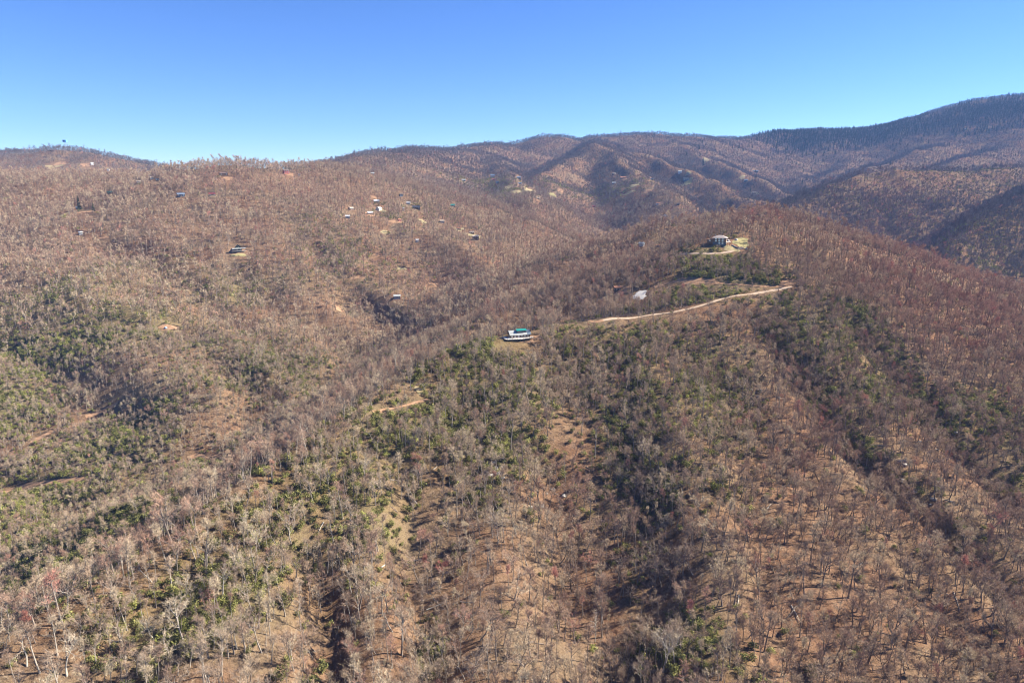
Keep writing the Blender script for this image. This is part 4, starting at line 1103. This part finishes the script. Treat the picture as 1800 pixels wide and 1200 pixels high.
# ------------------------------------------------------------------ houses
def part(name, mb, mat, parent):
    o = bpy.data.objects.new(name, mb.mesh(name, [mat])); col.objects.link(o); o.parent = parent; return o
def window(parent, x, z, w, h, y, axis='y', sub=True):
    b = MB()
    def bx(mb, a0, a1, z0, z1, d0, d1):
        if axis == 'y': mb.box(a0, d0, z0, a1, d1, z1)
        else: mb.box(d0, a0, z0, d1, a1, z1)
    s_ = -1 if (axis == 'y' or y < 0) else 1
    fo = sorted((y + s_ * .02, y + s_ * .10)); bx(b, x - w / 2 - .1, x + w / 2 + .1, z - .1, z + h + .1, fo[0], fo[1])
    fr = part('window', b, M_TRIM, parent)
    p = MB(); po = sorted((y + s_ * .105, y + s_ * .13)); bx(p, x - w / 2, x + w / 2, z, z + h, po[0], po[1]); part('pane', p, M_GLASS, fr)
    return fr
def gable_roof(L, D, z, rise, over, th=.25):
    """chevron prism, ridge along x"""
    prof = [(-D / 2 - over, z - over * rise / (D / 2)), (0, z + rise), (D / 2 + over, z - over * rise / (D / 2)), (D / 2 + over, z - over * rise / (D / 2) + th), (0, z + rise + th), (-D / 2 - over, z - over * rise / (D / 2) + th)]
    b = MB(); b.prism(prof, -L / 2 - over, L / 2 + over)
    b.v = [Vector((v.y, v.x, v.z)) for v in b.v]; b.f = [tuple(reversed(f_)) for f_ in b.f]
    return b
def simple_house(c, wm, wallm, roofm, turn, storeys, label, dep):
    az = math.atan2(c[0], c[1]); r_ = empty('house', c, -az + R(turn)); tag(r_, label, 'house', 'houses scattered over the slopes')
    s_ = abs(math.sin(R(turn))); co = abs(math.cos(R(turn)))
    L = max(4.0, wm / (co + .62 * s_)); D = L * .62; D = min(max(D, 3.5), 11)
    h = 2.7 * storeys + .6; rise = D * .30
    b = MB(); b.prism([(-D / 2, -5), (D / 2, -5), (D / 2, h), (0, h + rise), (-D / 2, h)], -L / 2, L / 2)
    b.v = [Vector((v.y, v.x, v.z)) for v in b.v]; b.f = [tuple(reversed(f_)) for f_ in b.f]
    part('wall', b, wallm, r_)
    rf = part('roof', gable_roof(L, D, h, rise, .6, .35), roofm, r_)
    ch = MB(); ch.box(L * .22, -.4, h + rise * .4, L * .22 + .8, .4, h + rise + 1.1); part('chimney', ch, M_STONE, rf)
    nwin = 3 if L > 9 else 2
    for st in range(storeys):
        for k in range(nwin):
            x = -L / 2 + L * (k + .5) / nwin
            if st == 0 and k == nwin // 2 and nwin == 3:
                d = MB(); d.box(x - .55, -D / 2 - .12, .5, x + .55, -D / 2 - .02, 2.6); part('door', d, M_POST, r_)
            else: window(r_, x, 1.2 + st * 2.7, 1.2, 1.3, -D / 2)
    window(r_, 0, 1.3 + (storeys - 1) * 2.7, 1.3, 1.3, -L / 2, 'x')
    return r_, L, D, h, rise
for h, (c, dep, wm) in zip(HOUSES, SITES):
    simple_house(c, wm, WALLS[h[3]], ROOFS[h[4]], h[5], h[6], h[7], dep)

# the cabin on the spur: long metal roof, green strip of dormer, deck on posts
az = math.atan2(CABIN[0], CABIN[1])
cb = empty('cabin', CABIN, -az + R(17)); cb.scale = (.86, .86, .76); tag(cb, 'long cabin with pale metal roof, green dormer and raised white deck on the near spur', 'cabin')
b = MB(); L, D, h, rise = 19.0, 9.5, 3.4, 3.4
b.prism([(-D / 2, -4), (D / 2, -4), (D / 2, h), (0, h + rise), (-D / 2, h)], -L / 2, L / 2); b.v = [Vector((v.y, v.x, v.z)) for v in b.v]; b.f = [tuple(reversed(q)) for q in b.f]
part('wall', b, WALLS['brown'], cb)
rf = part('roof', gable_roof(L, D, h, rise, .9, .18), ROOFS['pale'], cb)
for k in range(19):       # standing seams, front slope
    x = -L / 2 - .7 + k * 1.13
    if -3.0 < x < 6.6: continue
    m_ = MB(); t0 = (-D / 2 - .88, h - .9 * rise / (D / 2) + .19); t1 = (-.05, h + rise + .17)
    q = len(m_.v); m_.v += [Vector((x - .04, t0[0], t0[1])), Vector((x + .04, t0[0], t0[1])), Vector((x + .04, t1[0], t1[1])), Vector((x - .04, t1[0], t1[1])), Vector((x - .04, t0[0], t0[1] + .09)), Vector((x + .04, t0[0], t0[1] + .09)), Vector((x + .04, t1[0], t1[1] + .09)), Vector((x - .04, t1[0], t1[1] + .09))]
    for f_ in ((0, 3, 2, 1), (4, 5, 6, 7), (0, 1, 5, 4), (1, 2, 6, 5), (2, 3, 7, 6), (3, 0, 4, 7)): m_.f.append(f_); m_.m.append(0)
    part('seam', m_, ROOFS['pale'], rf)
rs = gable_roof(L, D, h + .07, rise, .93, .18); rs.v = [Vector((6.7 if v.x < 0 else L / 2 + .95, v.y, v.z)) for v in rs.v]
part('roof_section', rs, ROOFS['slate'], cb)['label'] = 'darker slate-coloured right end of the roof'
dz = h + rise
dm = MB(); dm.box(-2.6, -3.3, h + .6, 6.2, -.2, dz + .25); dorm = part('dormer', dm, WALLS['slate'], cb); dorm['label'] = 'dark dormer wall with a row of windows'
gr_ = MB(); q = 0
gr_.v += [Vector(p) for p in ((-3.1, -3.9, dz + .1), (6.7, -3.9, dz + .1), (6.7, .5, dz + 1.15), (-3.1, .5, dz + 1.15), (-3.1, -3.9, dz + .3), (6.7, -3.9, dz + .3), (6.7, .5, dz + 1.35), (-3.1, .5, dz + 1.35))]
for f_ in ((0, 3, 2, 1), (4, 5, 6, 7), (0, 1, 5, 4), (1, 2, 6, 5), (2, 3, 7, 6), (3, 0, 4, 7)): gr_.f.append(f_); gr_.m.append(0)
M_GREENROOF = paint('green_roof_metal', g(.01, .20, .165), .5, .12)
o = part('dormer_roof', gr_, M_GREENROOF, dorm); o['label'] = 'bright green dormer roof'
for k in range(5): window(dorm, -1.6 + k * 1.7, h + 1.9, 1.1, 1.0, -3.3)
for k in range(6):
    x = -L / 2 + 1.6 + k * 3.1
    if k == 2:
        d = MB(); d.box(x - .9, -D / 2 - .12, .05, x + .9, -D / 2 - .02, 2.3); part('door', d, M_TRIM, cb)
    else: window(cb, x, .9, 1.5, 1.4, -D / 2)
window(cb, 0, 1.0, 2.0, 1.6, -L / 2, 'x')
dk = MB()
dk.prism([(-15.5, -D / 2 - 3.2), (-14.0, -D / 2 - 5.2), (-2.0, -D / 2 - 6.6), (5.0, -D / 2 - 5.2), (12.0, -D / 2 - 3.0), (12.0, -D / 2 + .9), (-L / 2 - .02, -D / 2 + .9), (-L / 2 - .02, 3.0), (-15.5, 3.0)], -.35, 0)
dk.v = [Vector((v.x, v.z, v.y)) for v in dk.v]
deck = part('deck', dk, M_WOOD, cb)
edge = [(-15.5, 3.0), (-15.5, -D / 2 - 3.2), (-14.0, -D / 2 - 5.2), (-2.0, -D / 2 - 6.6), (5.0, -D / 2 - 5.2), (12.0, -D / 2 - 3.0)]
rl = MB()
for (x0, y0), (x1, y1) in zip(edge[:-1], edge[1:]):
    rl.tube([(x0, y0, 1.0), (x1, y1, 1.0)], [.07, .07], 4); rl.tube([(x0, y0, .5), (x1, y1, .5)], [.03, .03], 4)
part('railing', rl, M_WOOD, deck)
for (x0, y0), (x1, y1) in zip(edge[:-1], edge[1:]):
    n = max(1, int(math.hypot(x1 - x0, y1 - y0) / 2.4))
    for k in range(n):
        t = k / n; x = x0 + (x1 - x0) * t; y = y0 + (y1 - y0) * t + .12
        p = MB(); p.box(x - .12, y - .12, -7.5, x + .12, y + .12, 1.05); part('post', p, M_POST, deck)
for k, (x, y) in enumerate(((-6, -7.5), (-1.5, -8.6), (2.2, -8.2), (-11, -5))):
    t = MB(); t.box(x - .5, y - .45, .38, x + .5, y + .35, .5); t.box(x - .5, y + .27, .5, x + .5, y + .35, 1.1)
    for sx in (-.42, .42):
        for sy in (-.37, .27): t.box(x + sx - .04, y + sy - .04, .01, x + sx + .04, y + sy + .04, .378)
    o = part('deck_chair', t, M_TRIM, None)
    o.matrix_world = cb.matrix_basis.copy()
    tag(o, ['white chair near the middle left of the cabin deck', 'white chair at the middle front of the cabin deck', 'white chair right of the middle front one on the cabin deck', 'white chair at the far left end of the cabin deck'][k], 'chair', 'white chairs on the cabin deck')

# the villa on the knoll: two storeys on a tall base under a hipped roof
az = math.atan2(VILLA[0], VILLA[1]); vl = empty('villa', VILLA, -az + R(-6)); vl.scale = (.98, .9, .7); tag(vl, 'large hip-roofed house with rows of windows on top of the knoll', 'house')
def hip(L, D, z, rise, over, ridge_=.25):
    b = MB(); x, y = L / 2 + over, D / 2 + over; rx = L * ridge_ / 2
    b.v += [Vector(p) for p in ((-x, -y, z - .25), (x, -y, z - .25), (x, y, z - .25), (-x, y, z - .25), (-x, -y, z), (x, -y, z), (x, y, z), (-x, y, z), (-rx, 0, z + rise), (rx, 0, z + rise))]
    for f_ in ((3, 2, 1, 0), (0, 1, 5, 4), (1, 2, 6, 5), (2, 3, 7, 6), (3, 0, 4, 7), (4, 5, 9, 8), (6, 7, 8, 9), (5, 6, 9), (7, 4, 8)): b.f.append(f_); b.m.append(0)
    return b
ROOF_V = roof_mat('weathered_shingle', g(.40, .33, .28))
b = MB(); b.box(-7, -5.5, 2.9, 7, 5.5, 8.7); part('wall', b, WALLS['log'], vl)
b = MB(); b.box(-6.7, -5.2, -4, 6.7, 5.2, 2.9); o = part('basement', b, WALLS['slate'], vl)
rf = part('roof', hip(14, 11, 8.95, 3.8, 1.1), ROOF_V, vl)
ch = MB(); ch.box(-5.4, -2.6, 9.2, -4.3, -1.5, 13.0); part('chimney', ch, M_STONE, rf)
for k in range(3):
    for z in (3.6, 6.4): window(vl, -3.6 + k * 3.5, z, 1.7, 1.5, -5.5)
for k in range(2): window(vl, .2 + k * 3.3, .3, 1.7, 1.5, -5.2)
for k in range(2): window(vl, -2.5 + k * 4.5, 6.2, 1.4, 1.5, 7, 'x')
b = MB(); b.box(-13.2, -3.2, -3, -7.02, 4.0, 6.0); part('side_wing', b, WALLS['log'], vl)
part('wing_roof', hip(6.4, 7.4, 6.25, 1.9, .8, .3), ROOF_V, vl)['label'] = 'low hipped roof over the left wing'
window(vl, -10.2, 3.8, 1.4, 1.3, -3.2)
dk = MB(); dk.box(7.02, -5.5, 2.7, 11.2, 2.0, 2.9); dk = part('deck', dk, M_WOOD, vl)
for x, y in ((11.0, -5.3), (11.0, 1.8), (9, -5.3)):
    p = MB(); p.box(x - .15, y - .15, -5, x + .15, y + .15, 2.69); part('post', p, M_POST, dk)
rl = MB(); rl.tube([(7.1, -5.4, 3.9), (11.1, -5.4, 3.9), (11.1, 1.9, 3.9)], [.07, .07, .07], 4); part('railing', rl, M_POST, dk)
# retaining wall and boulders by the villa lawn
random.seed(3)
for px, py, s_, lab in ((1280, 424, 1.7, 'pale boulder closest to the hip-roofed house'), (1289, 418, 1.4, 'pale boulder behind the lawn of the hip-roofed house'), (1294, 423, 1.9, 'largest pale boulder at the top of the lawn'), (1312, 438, 1.2, 'pale boulder at the right foot of the lawn')):
    c = hit(px, py); bm = bmesh.new(); bmesh.ops.create_icosphere(bm, subdivisions=2, radius=s_)
    for v in bm.verts: v.co *= 1 + random.uniform(-.22, .22); v.co.z *= .75
    me = bpy.data.meshes.new('boulder'); bm.to_mesh(me); bm.free(); me.materials.append(M_PAD)
    o = bpy.data.objects.new('boulder', me); col.objects.link(o); o.location = (c[0], c[1], c[2] + s_ * .35); tag(o, lab, 'boulder', 'boulders beside the villa lawn')
w0, w1 = hit(1286, 432), hit(1298, 438)
b = MB(); pts = [Vector(w0).lerp(Vector(w1), t) for t in np.linspace(0, 1, 8)]
rw = empty('retaining_wall', pts[0]); tag(rw, 'low dark stone retaining wall slanting below the lawn', 'wall')
for k in range(7):
    a, c = pts[k], pts[k + 1]; d = (c - a).normalized(); s_ = Vector((-d.y, d.x, 0)).normalized() * .35
    for lay in range(3):
        m_ = MB(); z = -.4 + lay * .62; e0, e1 = a + d * .03, c - d * .03
        q = [e0 - s_, e1 - s_, e1 + s_, e0 + s_]
        m_.v += [p - pts[0] + Vector((0, 0, z)) for p in q] + [p - pts[0] + Vector((0, 0, z + .58)) for p in q]
        for f_ in ((0, 3, 2, 1), (4, 5, 6, 7), (0, 1, 5, 4), (1, 2, 6, 5), (2, 3, 7, 6), (3, 0, 4, 7)): m_.f.append(f_); m_.m.append(0)
        part('stone', m_, M_STONE, rw)

# dark green gabled log cabin with a porch on the left slope
az = math.atan2(LOGCABIN[0], LOGCABIN[1]); lc = empty('log_cabin', LOGCABIN, -az + R(8)); tag(lc, 'dark green gabled cabin with a pale porch roof on the left slope', 'cabin')
b = MB(); b.prism([(-4.2, -4), (4.2, -4), (4.2, 3.8), (0, 8.3), (-4.2, 3.8)], -5, 5); part('wall', b, WALLS['green'], lc)
rb = gable_roof(10, 8.4, 3.8, 4.5, .6, .2); rb.v = [Vector((v.y, -v.x, v.z)) for v in rb.v]; part('roof', rb, ROOFS['green'], lc)
b = MB(); b.v += [Vector(p) for p in ((-9.5, -8.4, 3.1), (9.5, -8.4, 3.1), (9.5, -5.02, 3.9), (-9.5, -5.02, 3.9), (-9.5, -8.4, 3.3), (9.5, -8.4, 3.3), (9.5, -5.02, 4.1), (-9.5, -5.02, 4.1))]
for f_ in ((0, 3, 2, 1), (4, 5, 6, 7), (0, 1, 5, 4), (1, 2, 6, 5), (2, 3, 7, 6), (3, 0, 4, 7)): b.f.append(f_); b.m.append(0)
part('porch_roof', b, ROOFS['pale'], lc)['label'] = 'pale porch roof across the front'
b = MB(); b.box(-9.5, -8.6, -.3, 9.5, -5.02, 0); dk = part('deck', b, M_WOOD, lc)
for x in (-9.2, -3.1, 3.1, 9.2):
    p = MB(); p.box(x - .12, -8.3, -5, x + .12, -8.06, 3.08); part('post', p, M_POST, dk)
for x in (-2.2, 2.2): window(lc, x, 1.0, 1.3, 1.4, -5)
window(lc, 0, 5.0, 1.4, 1.4, -5)

# lookout tower with a blue cab on the far left hill
tw = empty('lookout_tower', TOWER); tag(tw, 'slender lattice tower with a blue cab above the far left hilltop', 'tower')
HT = 33.0
for sx in (-1, 1):
    for sy in (-1, 1):
        m_ = MB(); m_.tube([(sx * 3.2, sy * 3.2, -2), (sx * 1.8, sy * 1.8, HT)], [.22, .16], 4); part('leg', m_, WALLS['grey'], tw)
for k in range(7):
    z0 = HT * k / 7; z1 = HT * (k + 1) / 7; a0 = 3.2 - 1.4 * z0 / HT; a1 = 3.2 - 1.4 * z1 / HT
    m_ = MB(); cs0 = [(-a0, -a0), (a0, -a0), (a0, a0), (-a0, a0)]; cs1 = [(-a1, -a1), (a1, -a1), (a1, a1), (-a1, a1)]
    for i in range(4):
        j = (i + 1) % 4; m_.tube([(*cs0[i], z0), (*cs1[j], z1)], [.08, .08], 3); m_.tube([(*cs1[i], z1), (*cs1[j], z1)], [.08, .08], 3)
    part('brace', m_, WALLS['grey'], tw)
M_CAB = paint('blue_cab', g(.02, .10, .42), .5, .15); M_CABL = paint('light_blue_cab', g(.12, .38, .75), .5, .1)
m_ = MB(); m_.box(-5.5, -4, HT, .6, 4, HT + 6.5); part('cab', m_, M_CAB, tw)
m_ = MB(); m_.box(.62, -4, HT, 5.5, 4, HT + 6.2); part('cab_annex', m_, M_CABL, tw)['label'] = 'lighter blue right half of the cab'
# small blue tarp in the round clearing
c = hit(291, 577); b = MB(); b.prism([(-1.8, 0), (1.8, 0), (0, 1.3)], -1.6, 1.6); o = part('tarp', b, paint('blue_tarp', g(.22, .32, .55)), None); o.location = (c[0], c[1], c[2] + .45); tag(o, 'small blue-grey tarp tent on the round bare clearing of the left slope', 'tarp')

# ------------------------------------------------------------------ the air between
HZ = bpy.data.materials.new('haze_air'); HZ.use_nodes = True; nt = HZ.node_tree; nt.nodes.clear()
out = nt.nodes.new('ShaderNodeOutputMaterial'); pv = nt.nodes.new('ShaderNodeVolumePrincipled')
pv.inputs['Color'].default_value = (.28, .50, 1.0, 1); pv.inputs['Density'].default_value = HAZE; pv.inputs['Anisotropy'].default_value = .0
nt.links.new(pv.outputs[0], out.inputs['Volume'])
x0, x1, y0, y1 = float(GX[0]) - 120, float(GX[-1]) + 120, float(min(GY[0], 0)) - 80, float(GY[-1]) + 120
b = MB(); b.box(x0, y0, float(GZ.min()) - 6, x1, y1, float(GZ.max()) + 45)
o = bpy.data.objects.new('haze', b.mesh('haze', [HZ])); col.objects.link(o); o['kind'] = 'stuff'; o['label'] = 'thin blue air over the whole valley'
